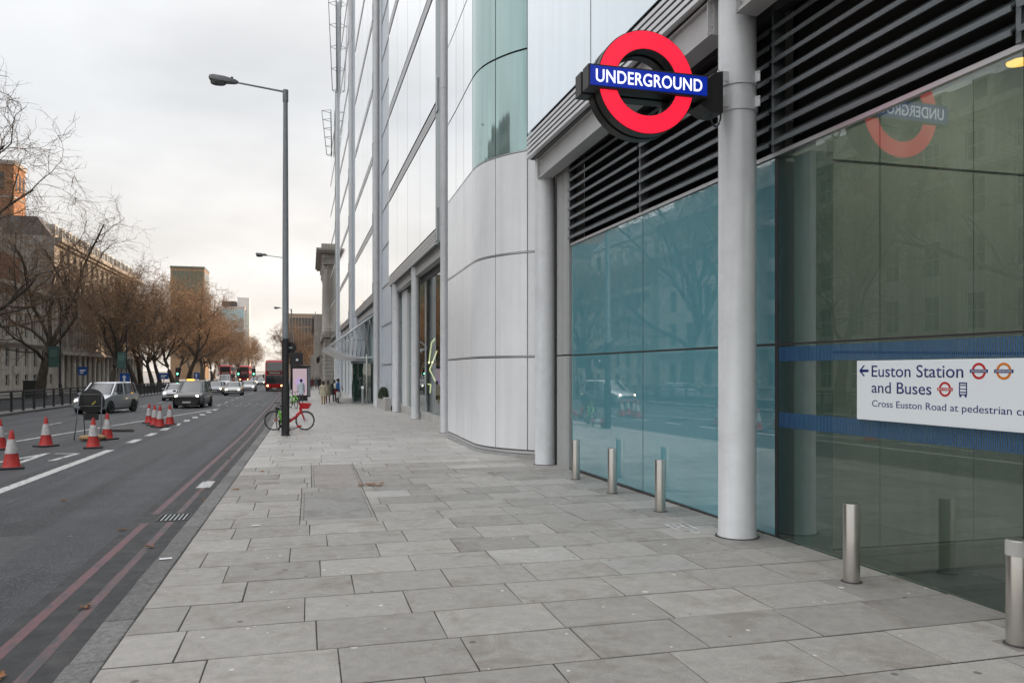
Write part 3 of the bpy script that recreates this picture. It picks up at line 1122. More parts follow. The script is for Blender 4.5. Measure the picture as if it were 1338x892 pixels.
zl = zg(21)
rows = [(zl + 0.20, 2.37, M_PANEL), (2.43, 4.98, M_PANEL), (5.04, 7.52, M_PANEL), (7.57, 10.06, None), (10.11, 12.6, None), (12.65, 15.1, None), (15.15, 17.7, None), (17.75, 20.2, None), (20.25, 25, None)]
for (a, c, m) in rows:
    for i, pl in enumerate(CP):
        mm = m or (M_UGL if i < 3 else M_GGL2)
        o = part(bent(pl, a, c, -0.04, 0.0, 0.014), 'cladding_panel' if m else 'bent_glass', mm)
allp = [p for pl in CP for p in pl]
part(bent(allp, -0.4, 25, -0.5, -0.055, 0), 'corner_wall', M_GASK)
part(bent(allp, zl - 0.1, zl + 0.085, -0.3, 0.03, 0), 'plinth', M_PIER)
part(bent(allp, zl + 0.10, zl + 0.17, -0.3, 0.012, 0), 'plinth_rail', M_RIB)
for z in (2.37, 4.98, 7.52):
    part(bent(allp, z + 0.022, z + 0.05, -0.3, -0.006, 0), 'joint_rail', M_RIB)

# ---- station entrance: back-painted glass, louvres, clear glass


def gq(y0, y1, w0, w1, z0, z1, b=None, dz=0.0, ztilt=0.0):
    """box along the glazing line between two street positions; w outwards"""
    b = b or MB()

    def Q(y, w, z):
        return (GLX(y) - w, y, z)
    return b.hexa([Q(y0, w1, z0), Q(y0, w0, z0), Q(y1, w0, z0), Q(y1, w1, z0), Q(y0, w1, z1), Q(y0, w0, z1), Q(y1, w0, z1), Q(y1, w1, z1)])


YS = [15.92, 12.44, 8.63, 5.22, 1.6, -2.0]
zb = zg(12) + 0.005
for i, (ya, yb) in enumerate(zip(YS[:-1], YS[1:])):
    clear = i >= 2
    for (z0, z1) in ((zg(ya) - (0.6 if clear else 0.03), 2.365), (2.395, 4.74)):
        part(gq(yb + 0.012, ya - 0.012, -0.02, 0.0, z0, z1), 'entrance_glass', M_STATG if clear else M_TEAL)
    part(gq(yb, ya, -0.03, 0.004, 2.368, 2.392), 'transom', M_GASK)
    part(gq(yb, ya, -0.10, 0.03, 4.75, 4.80), 'louvre_sill', M_RIB)
for yy in YS[1:]:
    wide = 0.035 if yy in (YS[2],) else 0.010
    part(gq(yy - wide, yy + wide, -0.10, 0.006 if wide > 0.02 else -0.005, -0.4, 4.74), 'mullion', M_GASK)
for (ya, yb) in zip(YS[:2], YS[1:3]):
    part(gq(yb, ya, -0.30, -0.06, -0.4, 4.7), 'backing_wall', M_GASK)
# louvres
for i, (ya, yb) in enumerate(zip(YS[:-1], YS[1:])):
    for k in range(8):
        z = 4.90 + k * 0.205
        b = MB()
        y0, y1 = yb + 0.035, ya - 0.035

        def Q(y, w, zz):
            return (GLX(y) - w, y, zz)
        th = 0.022
        b.hexa([Q(y0, 0.09, z), Q(y0, -0.07, z + 0.125), Q(y1, -0.07, z + 0.125), Q(y1, 0.09, z),
                Q(y0, 0.09, z + th), Q(y0, -0.07, z + 0.125 + th), Q(y1, -0.07, z + 0.125 + th), Q(y1, 0.09, z + th)])
        gq(y0, y1, 0.085, 0.103, z - 0.03, z + th, b)
        part(b, 'louvre_slat', M_SLAT)
    part(gq(yb - 0.025, yb + 0.025, -0.10, 0.06, 4.80, 6.6), 'louvre_post', M_SLAT)
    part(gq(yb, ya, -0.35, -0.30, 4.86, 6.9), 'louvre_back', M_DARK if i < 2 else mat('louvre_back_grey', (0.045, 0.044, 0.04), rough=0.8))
    part(gq(yb, ya, -0.10, 0.05, 6.56, 6.88), 'louvre_head', M_DSOF)
part(gq(15.88, 15.93, -0.1, 0.06, 4.80, 6.6), 'louvre_post', M_SLAT)
part(gq(8.6, 15.9, 0.001, 0.03, zg(12) - 0.06, zg(12) + 0.035), 'glass_foot_grime', M_MORT)  # narrow dark strip put in for grime along the glass foot
# grey jamb pier between column and painted glass
part(gq(15.95, 16.72, -0.3, 0.05, zg(16) - 0.05, 2.37), 'jamb_pier', M_PIER, bevel=0.006)
part(gq(15.95, 16.72, -0.3, 0.05, 2.40, 6.88), 'jamb_pier', M_PIER, bevel=0.006)
part(gq(16.75, 18.3, -0.6, -0.10, -0.4, 6.88), 'recess_wall', M_GASK)
# interior behind the clear glass: wall facing us, back wall, ceiling, steps
M_FLR = mat('stair_floor', (0.10, 0.10, 0.10), rough=0.6, var=0.2, vscale=5)
wy = 8.72
xs_ = [GLX(8.7) + 0.1, 7.33, 8.85, 10.4, 12.0]
zsr = [(-0.28, 2.28), (2.30, 4.78), (4.80, 6.85)]
for xa, xb in zip(xs_[:-1], xs_[1:]):
    for (za, zb_) in zsr:
        part(MB().box(xa + 0.008, xb - 0.008, wy, wy + 0.03, za + 0.008, zb_ - 0.008), 'wall_panel', M_CREAM)
part(MB().box(xs_[0], 12, wy + 0.032, wy + 0.4, -2.0, 6.9), 'inner_wall', M_GASK)
part(MB().box(xs_[0], 12, wy - 0.06, wy + 0.03, -0.62, -0.30), 'inner_plinth', mat('concrete_plinth', (0.30, 0.28, 0.24), rough=0.8, var=0.2, vscale=3))
part(MB().box(12.0, 12.3, -4, 9.1, -2.0, 6.9), 'inner_wall', M_CREAM)
part(MB().box(5.6, 12, -4.3, -4.0, -2.0, 6.9), 'inner_wall', M_CREAM)
part(MB().box(6.35, 12, -4, wy, 6.70, 6.88), 'inner_ceiling', M_SOFF)
for k in range(7):
    part(MB().box(5.95, 12.0, wy - 0.6 * (k + 1) - 0.1, wy - 0.6 * k - 0.1, -2.2, -0.66 - 0.16 * k), 'step', M_FLR)
part(MB().box(5.95, 12.0, -4, wy - 4.3, -2.4, -1.75), 'stair_landing', M_FLR)
part(gq(-3.0, 8.55, -0.10, -0.021, -0.9, zg(5) - 0.03), 'threshold_edge', M_PIER)
# steel fin just inside the glass by the corner
part(gq(8.12, 8.42, -0.42, -0.10, -0.4, 4.7), 'glass_fin', mat('fin_steel', (0.20, 0.27, 0.26), rough=0.5, var=0.15, vscale=6))
# blue dot-and-line film across the clear glass
fm = D.materials.new('blue_stripe_film')
fm.use_nodes = True
t = fm.node_tree
t.nodes.clear()
o_ = t.nodes.new('ShaderNodeOutputMaterial'); g_ = t.nodes.new('ShaderNodeNewGeometry'); s_ = t.nodes.new('ShaderNodeSeparateXYZ')
t.links.new(g_.outputs['Position'], s_.inputs[0])
f_ = t.nodes.new('ShaderNodeMath'); f_.operation = 'MULTIPLY'; f_.inputs[1].default_value = 1 / 0.024
t.links.new(s_.outputs['Y'], f_.inputs[0])
fr_ = t.nodes.new('ShaderNodeMath'); fr_.operation = 'FRACT'; t.links.new(f_.outputs[0], fr_.inputs[0])
lt_ = t.nodes.new('ShaderNodeMath'); lt_.operation = 'LESS_THAN'; lt_.inputs[1].default_value = 0.52
t.links.new(fr_.outputs[0], lt_.inputs[0])
tr_ = t.nodes.new('ShaderNodeBsdfTransparent'); df_ = t.nodes.new('ShaderNodeBsdfDiffuse'); df_.inputs[0].default_value = (0.055, 0.14, 0.30, 1)
mx_ = t.nodes.new('ShaderNodeMixShader')
t.links.new(lt_.outputs[0], mx_.inputs[0]); t.links.new(tr_.outputs[0], mx_.inputs[1]); t.links.new(df_.outputs[0], mx_.inputs[2])
t.links.new(mx_.outputs[0], o_.inputs[0])
for (za, zb_) in ((2.165, 2.345), (1.345, 1.53)):
    b = MB()
    b.quad((GLX(8.58) - 0.004, 8.58, za), (GLX(-1.9) - 0.004, -1.9, za), (GLX(-1.9) - 0.004, -1.9, zb_), (GLX(8.58) - 0.004, 8.58, zb_))
    part(b, 'film_band', fm)
# added fill lamps, hidden above the louvre line, to light the station hall
M_FILL = mat('hidden_fill_lamp', (1, 0.8, 0.5), emis=(1.0, 0.88, 0.72), estr=29.0)
for (lx, ly) in ((7.95, 5.0), (7.95, 7.2), (7.95, 2.6), (10.2, 5.0), (10.2, 7.2), (10.2, 2.6)):
    o = part(MB().lathe([(0.0, 0), (0.23, 0.0), (0.24, 0.02), (0.24, 0.05), (0.0, 0.05)], (lx, ly, 6.30), 20), 'pendant_and_fill_lamp', M_FILL)
    part(MB().lathe([(0.25, 0.03), (0.26, 0.06), (0.05, 0.16), (0.012, 0.2), (0.012, 0.4)], (lx, ly, 6.305), 16), 'lamp_shade', M_GASK, parent=o)

o = part(MB().lathe([(0.0, 0), (0.12, 0.0), (0.13, 0.015), (0.13, 0.05)], (7.95, 7.2, 5.60), 20), 'pendant_and_fill_lamp', mat('amber_lamp', (1, 0.7, 0.3), emis=(1.0, 0.50, 0.10), estr=2.2))
part(MB().lathe([(0.135, 0.02), (0.14, 0.05), (0.05, 0.12), (0.012, 0.16), (0.012, 1.08)], (7.95, 7.2, 5.605), 16), 'lamp_shade', M_GASK, parent=o)

# ---- ground floor of the second bay: shopfront with light tubes
gy0, gy1 = 10.9, 28.2
us = [10.9, 14.8, 18.8, 21.6, 24.6, 28.0]
for a, c in zip(us[:-1], us[1:]):
    white = (a == 20.6)
    for (z0, z1) in ((0.38 + zg(40), 2.40), (2.44, 6.2)):
        part(ub(a + 0.03, c - 0.03, -0.66, -0.63, z0, z1), 'shop_glass', M_SHOP)
    part(ub(a - 0.03, a + 0.03, -0.70, -0.6, 0.3 + zg(40), 6.4), 'mullion', M_CLAD)
part(ub(24.5, 26.4, -0.9, -0.52, zg(40), 6.4), 'white_pier', M_PANEL)
part(ub(10.9, 28.1, -0.72, -0.6, 6.2, 6.9), 'shop_head', M_SOFF)
part(ub(10.9, 28.1, -0.8, -0.46, zg(30) - 0.3, 0.37 + zg(38)), 'stone_plinth', mat('plinth_stone', (0.55, 0.54, 0.52), rough=0.7, var=0.1, vscale=3, streak=0.2))
part(ub(10.9, 28.1, -4.6, -4.4, -0.4, 6.9), 'inner_wall', mat('shop_wall', (0.32, 0.36, 0.35), rough=0.6))
part(ub(10.9, 28.1, -4.4, -1.2, -0.4, 0.0), 'inner_floor', M_FLR)
part(ub(10.6, 10.8, -4.5, -1.1, -0.4, 6.9), 'inner_wall', MATS['shop_wall'])
M_NEON = mat('light_tube', (1, 0.9, 0.7), emis=(1.0, 0.80, 0.42), estr=2.5)
neon = thing('light_sculpture', 'zigzag of glowing yellow light tubes inside the shop window', 'sculpture', P(22.5, -1.7, 0.0))
for zz_, pl_ in enumerate(([(0.66, 3.63), (0.45, 3.47), (0.26, 2.42)], [(0.72, 3.01), (0.23, 2.10), (0.62, 1.53)], [(-0.2, 2.0), (-0.15, 1.33), (0.22, 1.33)], [(0.15, 1.33), (0.10, 0.86)])):
    for (a, za), (c, zc) in zip(pl_[:-1], pl_[1:]):
        MB().tube([P(24.3 - 4.4 * a, -1.5 - 0.06 * zz_, za), P(24.3 - 4.4 * c, -1.5 - 0.06 * zz_, zc)], 0.035, 6).build('light_tube', M_NEON, neon, world=True)
MB().tube([P(22.5, -1.7, 0.0), P(22.5, -1.7, 2.6)], 0.02, 6).build('stand', M_BLACK, neon, world=True)
# planter and bush by the riser
part(ub(28.4, 33.0, -0.14, 0.2, zg(48) - 0.1, zg(48) + 0.75), 'planter', MATS['plinth_stone'], bevel=0.02)
# glazing of the further ground floors
for (a, c) in ((38.3, 55.2), (64.5, 81.6), (93.9, 109.1)):
    n = 4
    for k in range(n):
        x0 = a + (c - a) * k / n; x1 = a + (c - a) * (k + 1) / n
        for (z0, z1) in ((-0.3, 2.6), (2.65, 6.3)):
            part(ub(x0 + 0.03, x1 - 0.03, -1.25, -1.2, z0, z1), 'shop_glass', M_GGL)
        part(ub(x0 - 0.05, x0 + 0.05, -1.3, -1.1, -0.5, 6.9), 'mullion', M_CLAD)
    part(ub(a, c, -1.6, -1.27, -0.6, 6.9), 'inner_wall', M_GASK)
# maintenance lattice brackets high on the corner
for (u0, zt_, zb_, wo) in ((84.5, 52.0, 38.0, 1.35), (100.5, 40.5, 34.0, 1.6)):
    b = MB()
    rails = [(u0, 0.3), (u0 + 0.7, wo), (u0 + 1.4, 0.3)]
    for (uu, ww) in rails:
        b.tube([P(uu, ww * 0.55, zb_), P(uu, ww, zt_)], 0.05, 5)
    n = 5
    for k in range(n + 1):
        z = zb_ + (zt_ - zb_) * k / n
        f = 0.55 + 0.45 * k / n
        q = [P(uu, ww * f, z) for uu, ww in rails]
        b.tube([q[0], q[1]], 0.035, 4).tube([q[1], q[2]], 0.035, 4).tube([q[2], q[0]], 0.035, 4)
    part(b, 'lattice_bracket', M_GREYP)

# ---- entrance canopy, revolving door
cn = thing('entrance_canopy', 'pale curved entrance canopy hung from tubular trusses on the glass office block', 'canopy', P(38.5, 0, 2.5))
b = MB()
prof = []
for k in range(9):
    t_ = k / 8
    prof.append((-0.6 + 3.5 * t_, 3.05 + 0.62 * t_ ** 2.0 - 0.25 * math.sin(math.pi * t_)))
for k in range(8):
    (wa, za), (wb, zb_) = prof[k], prof[k + 1]
    p = []
    for dz in (0, 0.05):
        p += [P(40.0, wb, zb_ + dz), P(40.0, wa, za + dz), P(53.5, wa, za + dz), P(53.5, wb, zb_ + dz)]
    b.hexa(p)
b.build('membrane', M_PANEL, cn, world=True)
for uu in (40.0, 44.5, 49.0, 53.5):
    MB().tube([P(uu, 3.0, 3.70), P(uu, -0.3, 6.1)], 0.07, 8).build('tie_bar', M_STEEL, cn, world=True)
    MB().tube([P(uu, w_, z_ + 0.10) for w_, z_ in prof], 0.045, 6).build('lower_chord', M_STEEL, cn, world=True)
    for k in range(4):
        w0 = 2.0 - k * 0.65
        zt_ = 3.70 + (3.0 - w0) / 3.3 * 2.4
        MB().tube([P(uu, w0, zt_), P(uu, w0 - 0.35, 3.15 + 0.1 * max(0, w0)), P(uu, w0 - 0.65, zt_ + 0.47)], 0.035, 6).build('web_bar', M_STEEL, cn, world=True)
MB().tube([P(40.0, 3.0, 3.70), P(53.5, 3.0, 3.70)], 0.05, 8).build('edge_beam', M_STEEL, cn, world=True)
MB().tube([P(40.0, 0.9, 4.6), P(53.5, 0.9, 4.6)], 0.04, 8).build('edge_beam', M_STEEL, cn, world=True)
MB().tube([P(39.3, 0.32, zg(56)), P(39.3, 0.32, 3.2)], 0.05, 8).build('post', mat('pale_post', (0.6, 0.6, 0.56), rough=0.4), cn, world=True)
rv = thing('revolving_door', 'green glass drum of a revolving door under the curved canopy', 'door', (P(41.5, -0.1, 0)[0], P(41.5, 0, 0)[1], zg(58)))
M_DRUM = glass_mat('drum_glass', (0.30, 0.46, 0.40), 0.2, opac=0.25, ocol=(0.08, 0.16, 0.13))
for k in range(12):
    a0 = 2 * math.pi * k / 12 + 0.02; a1 = 2 * math.pi * (k + 1) / 12 - 0.02
    b = MB()
    pts = []
    for rr in (1.32, 1.30):
        row_ = [(rr * math.cos(a0 + (a1 - a0) * j / 3), rr * math.sin(a0 + (a1 - a0) * j / 3)) for j in range(4)]
        pts += row_ if rr > 1.31 else row_[::-1]
    b.prism([(x, yy, 0.1) for x, yy in pts], (0, 0, 2.8))
    b.build('curved_pane', M_DRUM, rv)
MB().lathe([(1.28, 0), (1.36, 0), (1.36, 0.1), (1.28, 0.1)], (0, 0, 0), 32).build('base_ring', M_GREYP, rv)
MB().lathe([(0.0, 0), (1.37, 0), (1.37, 0.2), (0, 0.2)], (0, 0, 2.9), 32).build('head_drum', M_GREYP, rv)
for k in range(4):
    a = math.pi / 4 + k * math.pi / 2
    b = MB().bar((0.05 * math.cos(a), 0.05 * math.sin(a), 1.5), (1.26 * math.cos(a), 1.26 * math.sin(a), 1.5), 0.05, 2.7)
    b.build('door_leaf', mat('dark_green_frame', (0.03, 0.06, 0.05), rough=0.3), rv)
cr = thing('card_reader_post', 'slim steel reader post with slanted head beside the revolving door', 'post', (P(37.6, 0.75, 0)[0], P(37.6, 0.75, 0)[1], zg(55)))
MB().box(-0.07, 0.07, -0.05, 0.05, 0, 1.1).build('post', M_GALV, cr, bevel=0.01)
MB().hexa([(-0.09, -0.12, 1.08), (0.09, -0.12, 1.08), (0.09, 0.1, 1.22), (-0.09, 0.1, 1.22), (-0.09, -0.12, 1.14), (0.09, -0.12, 1.14), (0.09, 0.1, 1.3), (-0.09, 0.1, 1.3)]).build('head', mat('white_plastic', (0.75, 0.75, 0.75), rough=0.4), cr, bevel=0.01)

# ================================================================== SIGNS AND STREET FURNITURE
# ---- the roundel sign on the column
M_SBOX = mat('sign_box_black', (0.022, 0.021, 0.021), rough=0.5, var=0.15, vscale=8)
M_RRED = mat('lit_red_face', (0.75, 0.01, 0.03), rough=0.25, emis=(1.0, 0.018, 0.05), estr=0.72)
M_RBLU = mat('lit_blue_face', (0.005, 0.02, 0.28), rough=0.25, emis=(0.004, 0.022, 0.30), estr=0.55)
M_RWHT = mat('lit_white_letter', (0.85, 0.85, 0.9), rough=0.3, emis=(0.86, 0.88, 1.0), estr=0.78)
us_ = thing('roundel_sign', 'red ring roundel sign with blue UNDERGROUND bar on the round column', 'sign', (3.877, 8.5, 5.47))
RO, RI, DEP = 0.605, 0.400, 0.36


def annulus(b, ro, ri, y0, y1, n=72):
    rings = []
    for k in range(n):
        a = 2 * math.pi * k / n
        c, s = math.cos(a), math.sin(a)
        rings.append([(ro * c, y0, ro * s), (ro * c, y1, ro * s), (ri * c, y1, ri * s), (ri * c, y0, ri * s)])
    return b.loft(rings, caps=False, closed=True, smooth=True)


annulus(MB(), RO + 0.012, RI - 0.012, 0.006, 0.15).build('ring_body', M_SBOX, us_)
annulus(MB(), RO + 0.012, RI - 0.012, 0.21, DEP - 0.006).build('ring_body', M_SBOX, us_)
annulus(MB(), RO - 0.05, RI + 0.05, 0.15, 0.21).build('ring_core', M_SBOX, us_)
annulus(MB(), RO, RI, -0.004, 0.006).build('ring_face', M_RRED, us_)
annulus(MB(), RO, RI, DEP - 0.006, DEP + 0.004).build('ring_face', M_RRED, us_)
bx0, bx1, bz = 3.125 - 3.877, 4.661 - 3.877, 0.135
for (ya, yb) in ((-0.05, 0.15), (0.21, DEP + 0.05)):
    bb = MB().box(bx0, bx1, ya, yb, -bz, bz).build('bar_body', M_SBOX, us_, bevel=0.006)
MB().box(bx0 + 0.1, bx1 - 0.02, 0.15, 0.21, -0.09, 0.09).build('bar_core', M_SBOX, us_)
for (ya, yb) in ((-0.058, -0.048), (DEP + 0.048, DEP + 0.058)):
    MB().box(bx0 + 0.022, bx1 - 0.022, ya, yb, -bz + 0.022, bz - 0.022).build('bar_face', M_RBLU, us_)
tm = text_mesh('UNDERGROUND', 1.36, 0.150, 0.004, bold=0.012, spacing=1.04)
tm.materials.append(M_RWHT)
inst(tm, 'lettering', us_, ((bx0 + bx1) / 2 - 0.68, -0.0585, -0.075))
inst(tm, 'lettering', us_, ((bx0 + bx1) / 2 + 0.68, DEP + 0.0585, -0.075), (0, 0, math.pi))
b = MB()
b.prism([(bx1 + 0.0, 0.02, -0.10), (bx1 + 0.0, 0.02, 0.11), (bx1 + 0.12, 0.02, 0.21), (bx1 + 0.24, 0.02, 0.24), (bx1 + 0.24, 0.02, -0.27), (bx1 + 0.06, 0.02, -0.27), (bx1 - 0.08, 0.02, -0.19)], (0, 0.32, 0))
b.build('mount_box', M_SBOX, us_, bevel=0.008)
xc = 5.27 - 3.877
for (za, zb_) in ((0.155, 0.335), (-0.165, 0.03)):
    MB().lathe([(0.236, za), (0.252, za), (0.252, zb_), (0.236, zb_)], (xc, 0.32, 0), 40).build('collar', M_STEEL, us_)
    zc = (za + zb_) / 2
    for ang in (-1.05,):
        ca, sa = math.cos(ang), math.sin(ang)
        b = MB()
        p0 = Vector((xc + 0.24 * ca, 0.32 + 0.24 * sa, zc)); p1 = Vector((xc + 0.315 * ca, 0.32 + 0.315 * sa, zc))
        b.bar(p0, p1, 0.018, 0.13)
        b.lathe([(0.013, -0.022), (0.013, 0.022)], tuple(p0.lerp(p1, 0.6) + Vector((0, 0, 0.05))), 8, axis='y')
        b.lathe([(0.013, -0.022), (0.013, 0.022)], tuple(p0.lerp(p1, 0.6) - Vector((0, 0, 0.05))), 8, axis='y')
        b.build('clamp_lug', M_STEEL, us_)
    MB().bar((xc - 0.36, 0.18, zc), (xc - 0.18, 0.18, zc), 0.02, 0.12).build('gusset', M_STEEL, us_)
b = MB()
pts = []
for k in range(13):
    a = math.pi * (1 + k / 12)
    pts.append((bx1 + 0.18 + 0.07 * math.cos(a), 0.1, -0.26 + 0.16 * math.sin(a)))
b.tube(pts, 0.011, 6)
b.build('cable', M_BLACK, us_)

# ---- the way-finding board on the clear glass
M_BOARD = mat('white_enamel', (0.80, 0.85, 0.88), rough=0.22, spec=0.5, emis=(0.9, 0.9, 1.0), estr=0.04)
M_NAVY = mat('navy_print', (0.006, 0.02, 0.16), rough=0.3)
M_PRED = mat('red_print', (0.55, 0.03, 0.03), rough=0.3)
M_PORG = mat('orange_print', (0.72, 0.22, 0.03), rough=0.3)
M_PWHT = mat('white_print', (0.80, 0.80, 0.82), rough=0.3)
Ys = 7.14
wb = thing('direction_sign', 'white direction board with navy lettering for Euston Station and Buses on station glass', 'sign',
           (GLX(Ys) - 0.04, Ys, 1.53), R_(-90) + math.atan(0.03))
MB().box(0, 3.6, -0.015, 0.015, 0, 0.625).build('board', M_BOARD, wb, bevel=0.003)
for xx in (0.4, 1.7, 3.0):
    MB().box(xx - 0.02, xx + 0.02, 0.0152, 0.038, 0.1, 0.5).build('bracket', M_GALV, wb)


def put(txt, s0, s1, z0, z1, m, bold=0.004, sp=1.0):
    me = text_mesh(txt, s1 - s0, z1 - z0 if z1 else None, 0.0012, bold=bold, spacing=sp)
    # one part for each word of the line
    ivs = sorted((min(me.vertices[i].co.x for i in p.vertices), max(me.vertices[i].co.x for i in p.vertices)) for p in me.polygons)
    cuts, end = [], ivs[0][1]
    gaps = []
    for a_, b_ in ivs[1:]:
        if a_ > end:
            gaps.append((a_ - end, (a_ + end) / 2))
        end = max(end, b_)
    gaps.sort(reverse=True)
    cuts = sorted(g_[1] for g_ in gaps[:txt.count(' ')])
    for k in range(len(cuts) + 1):
        lo_ = cuts[k - 1] if k else -9
        hi_ = cuts[k] if k < len(cuts) else 99
        bm = bmesh.new(); bm.from_mesh(me)
        bmesh.ops.delete(bm, geom=[f for f in bm.faces if not lo_ < f.calc_center_median().x < hi_], context='FACES')
        m2_ = D.meshes.new('lettering'); bm.to_mesh(m2_); bm.free()
        m2_.materials.append(m)
        inst(m2_, 'lettering', wb, (s0, -0.0152, z0 - 1.53))


put('Euston Station', 0.22, 1.365, 1.984, 2.105, M_NAVY)
put('and Buses', 0.22, 1.003, 1.817, 1.932, M_NAVY)
put('Cross Euston Road at pedestrian crossing', 0.227, 2.30, 1.652, 1.742, M_NAVY, bold=0.0)
zc = 2.048 - 1.53
b = MB()
b.prism([(0.036, -0.0152, zc), (0.096, -0.0152, zc + 0.057), (0.122, -0.0152, zc + 0.057), (0.078, -0.0152, zc + 0.014), (0.175, -0.0152, zc + 0.014),
         (0.175, -0.0152, zc - 0.014), (0.078, -0.0152, zc - 0.014), (0.122, -0.0152, zc - 0.057), (0.096, -0.0152, zc - 0.057)], (0, -0.0012, 0))
b.build('arrow', M_NAVY, wb)


def mini(s0, s1, zc, r, mring, mbar, txt):
    sc = (s0 + s1) / 2
    b = MB()
    n = 40
    rings = []
    for k in range(n):
        a = 2 * math.pi * k / n
        c, s = math.cos(a), math.sin(a)
        rings.append([(sc + r * c, -0.0164, zc + r * s), (sc + r * c, -0.0152, zc + r * s), (sc + r * .7 * c, -0.0152, zc + r * .7 * s), (sc + r * .7 * c, -0.0164, zc + r * .7 * s)])
    b.loft(rings, caps=False, closed=True)
    b.build('small_ring', mring, wb)
    MB().box(s0, s1, -0.0174, -0.0153, zc - r * 0.2, zc + r * 0.2).build('small_bar', mbar, wb)
    w_ = (s1 - s0) * 0.86
    me = text_mesh(txt, w_, r * 0.24, 0.0008, bold=0.01)
    me.materials.append(M_PWHT)
    inst(me, 'lettering', wb, (sc - w_ / 2, -0.0175, zc - r * 0.12))


mini(1.436, 1.621, 2.046 - 1.53, 0.074, M_PRED, M_NAVY, 'UNDERGROUND')
mini(1.685, 1.870, 2.045 - 1.53, 0.074, M_PORG, M_NAVY, 'OVERGROUND')
mini(1.073, 1.249, 1.876 - 1.53, 0.070, M_PRED, M_PRED, 'BUSES')
b = MB()
x0, x1, z0, z1 = 1.318, 1.405, 1.826 - 1.53, 1.943 - 1.53
for (a, c, d_, e) in ((x0, x0 + .011, z0, z1), (x1 - .011, x1, z0, z1), (x0, x1, z1 - .012, z1), (x0, x1, z0 + .022, z0 + .032), (x0, x1, z0 + .052, z0 + .060), (x0, x1, z0, z0 + .010),
                      (x0 + .005, x0 + .025, z0 - .018, z0), (x1 - .025, x1 - .005, z0 - .018, z0), (x0, x1, z0 + .085, z0 + .094)):
    b.box(a, c, -0.0164, -0.0152, d_, e)
b.build('bus_symbol', M_NAVY, wb)

# ---- stainless bollards
M_INOX = mat('brushed_steel', (0.55, 0.53, 0.50), rough=0.28, metal=0.95, var=0.06, vscale=5, streak=0.06)
BOL = [(5.07, 14.43, 'polished steel bollard farthest from the viewer, nearest the grey jamb pier'),
       (5.09, 12.58, 'steel bollard in the middle of the three before the blue glass'),
       (5.10, 10.70, 'steel bollard before the blue glass, next to the big round column'),
       (5.19, 6.57, 'steel bollard below the white direction board'),
       (5.20, 4.72, 'steel bollard with torn sticker cut off by the right edge of the picture')]
b0 = None
for i, (x, y_, lb) in enumerate(BOL):
    t_ = thing('bollard', lb, 'bollard', (x, y_, zg(y_)), group='steel bollards before the station glass')
    r = 0.079
    hh = 0.78 if i < 4 else 0.80
    MB().lathe([(r, -0.05), (r, hh - 0.012), (r - 0.004, hh - 0.003), (r - 0.012, hh)], (0, 0, 0), 40).build('post', M_INOX, t_)
    MB().box(-0.12, 0.12, -0.12, 0.12, -0.02, 0.005).build('base_plate', M_FLAGD, t_, bevel=0.003)
    MB().lathe([(r, 0.005), (r + 0.022, 0.005), (r + 0.012, 0.013), (r, 0.015)], (0, 0, 0), 28, caps=False).build('shade_grime_ring', M_MORT, t_)  # dark ring standing in for contact shadow and dirt round the post
    if i == 4:
        MB().lathe([(r + .001, 0.68), (r + .004, 0.682), (r + .004, 0.79), (r + .001, 0.792)], (0, 0, 0), 40, caps=False).build('tape', mat('clear_tape', (0.50, 0.49, 0.47), rough=0.35), t_)
        q = MB()
        n = 8
        for k in range(n):
            a0 = -1.9 + 0.9 * k / n; a1 = -1.9 + 0.9 * (k + 1) / n
            rr = r + 0.003
            z0 = 0.42 + 0.02 * math.sin(k * 2.1); z1 = 0.58 + 0.02 * math.cos(k * 1.7)
            q.quad((rr * math.cos(a0), rr * math.sin(a0), z0), (rr * math.cos(a1), rr * math.sin(a1), z0), (rr * math.cos(a1), rr * math.sin(a1), z1), (rr * math.cos(a0), rr * math.sin(a0), z1))
        q.build('sticker', mat('sticker_paper', (0.26, 0.22, 0.19), rough=0.8, var=0.4, vscale=30), t_)

# ---- traffic cones
M_CRED = mat('cone_red', (0.50, 0.035, 0.03), rough=0.5, var=0.2, vscale=6, stain=0.3, sscale=5)
M_CWHT = mat('cone_sleeve', (0.60, 0.585, 0.585), rough=0.55, var=0.2, vscale=9, stain=0.55, sscale=6)
M_CBAS = mat('cone_rubber', (0.03, 0.03, 0.03), rough=0.8)


def cone_parts(t_):
    bs = MB()
    hw = 0.26
    bs.box(-hw, hw, -hw, hw, 0.0, 0.05)
    bs.build('rubber_base', M_CBAS, t_, bevel=0.015)
    H, r0, r1 = 0.90, 0.185, 0.035

    def rr(z):
        return r0 + (r1 - r0) * (z - 0.05) / (H - 0.05)
    MB().lathe([(rr(0.05) + 0.02, 0.05), (rr(0.06), 0.075), (rr(0.36), 0.36), (rr(0.36), 0.37), (rr(0.70), 0.70), (rr(H - 0.01), H - 0.01), (r1 - 0.008, H)], (0, 0, 0), 24).build('cone_body', M_CRED, t_)
    MB().lathe([(rr(0.36) + .001, 0.358), (rr(0.36) + .007, 0.362), (rr(0.69) + .007, 0.688), (rr(0.69) + .001, 0.692)], (0, 0, 0), 24, caps=False).build('white_sleeve', M_CWHT, t_)


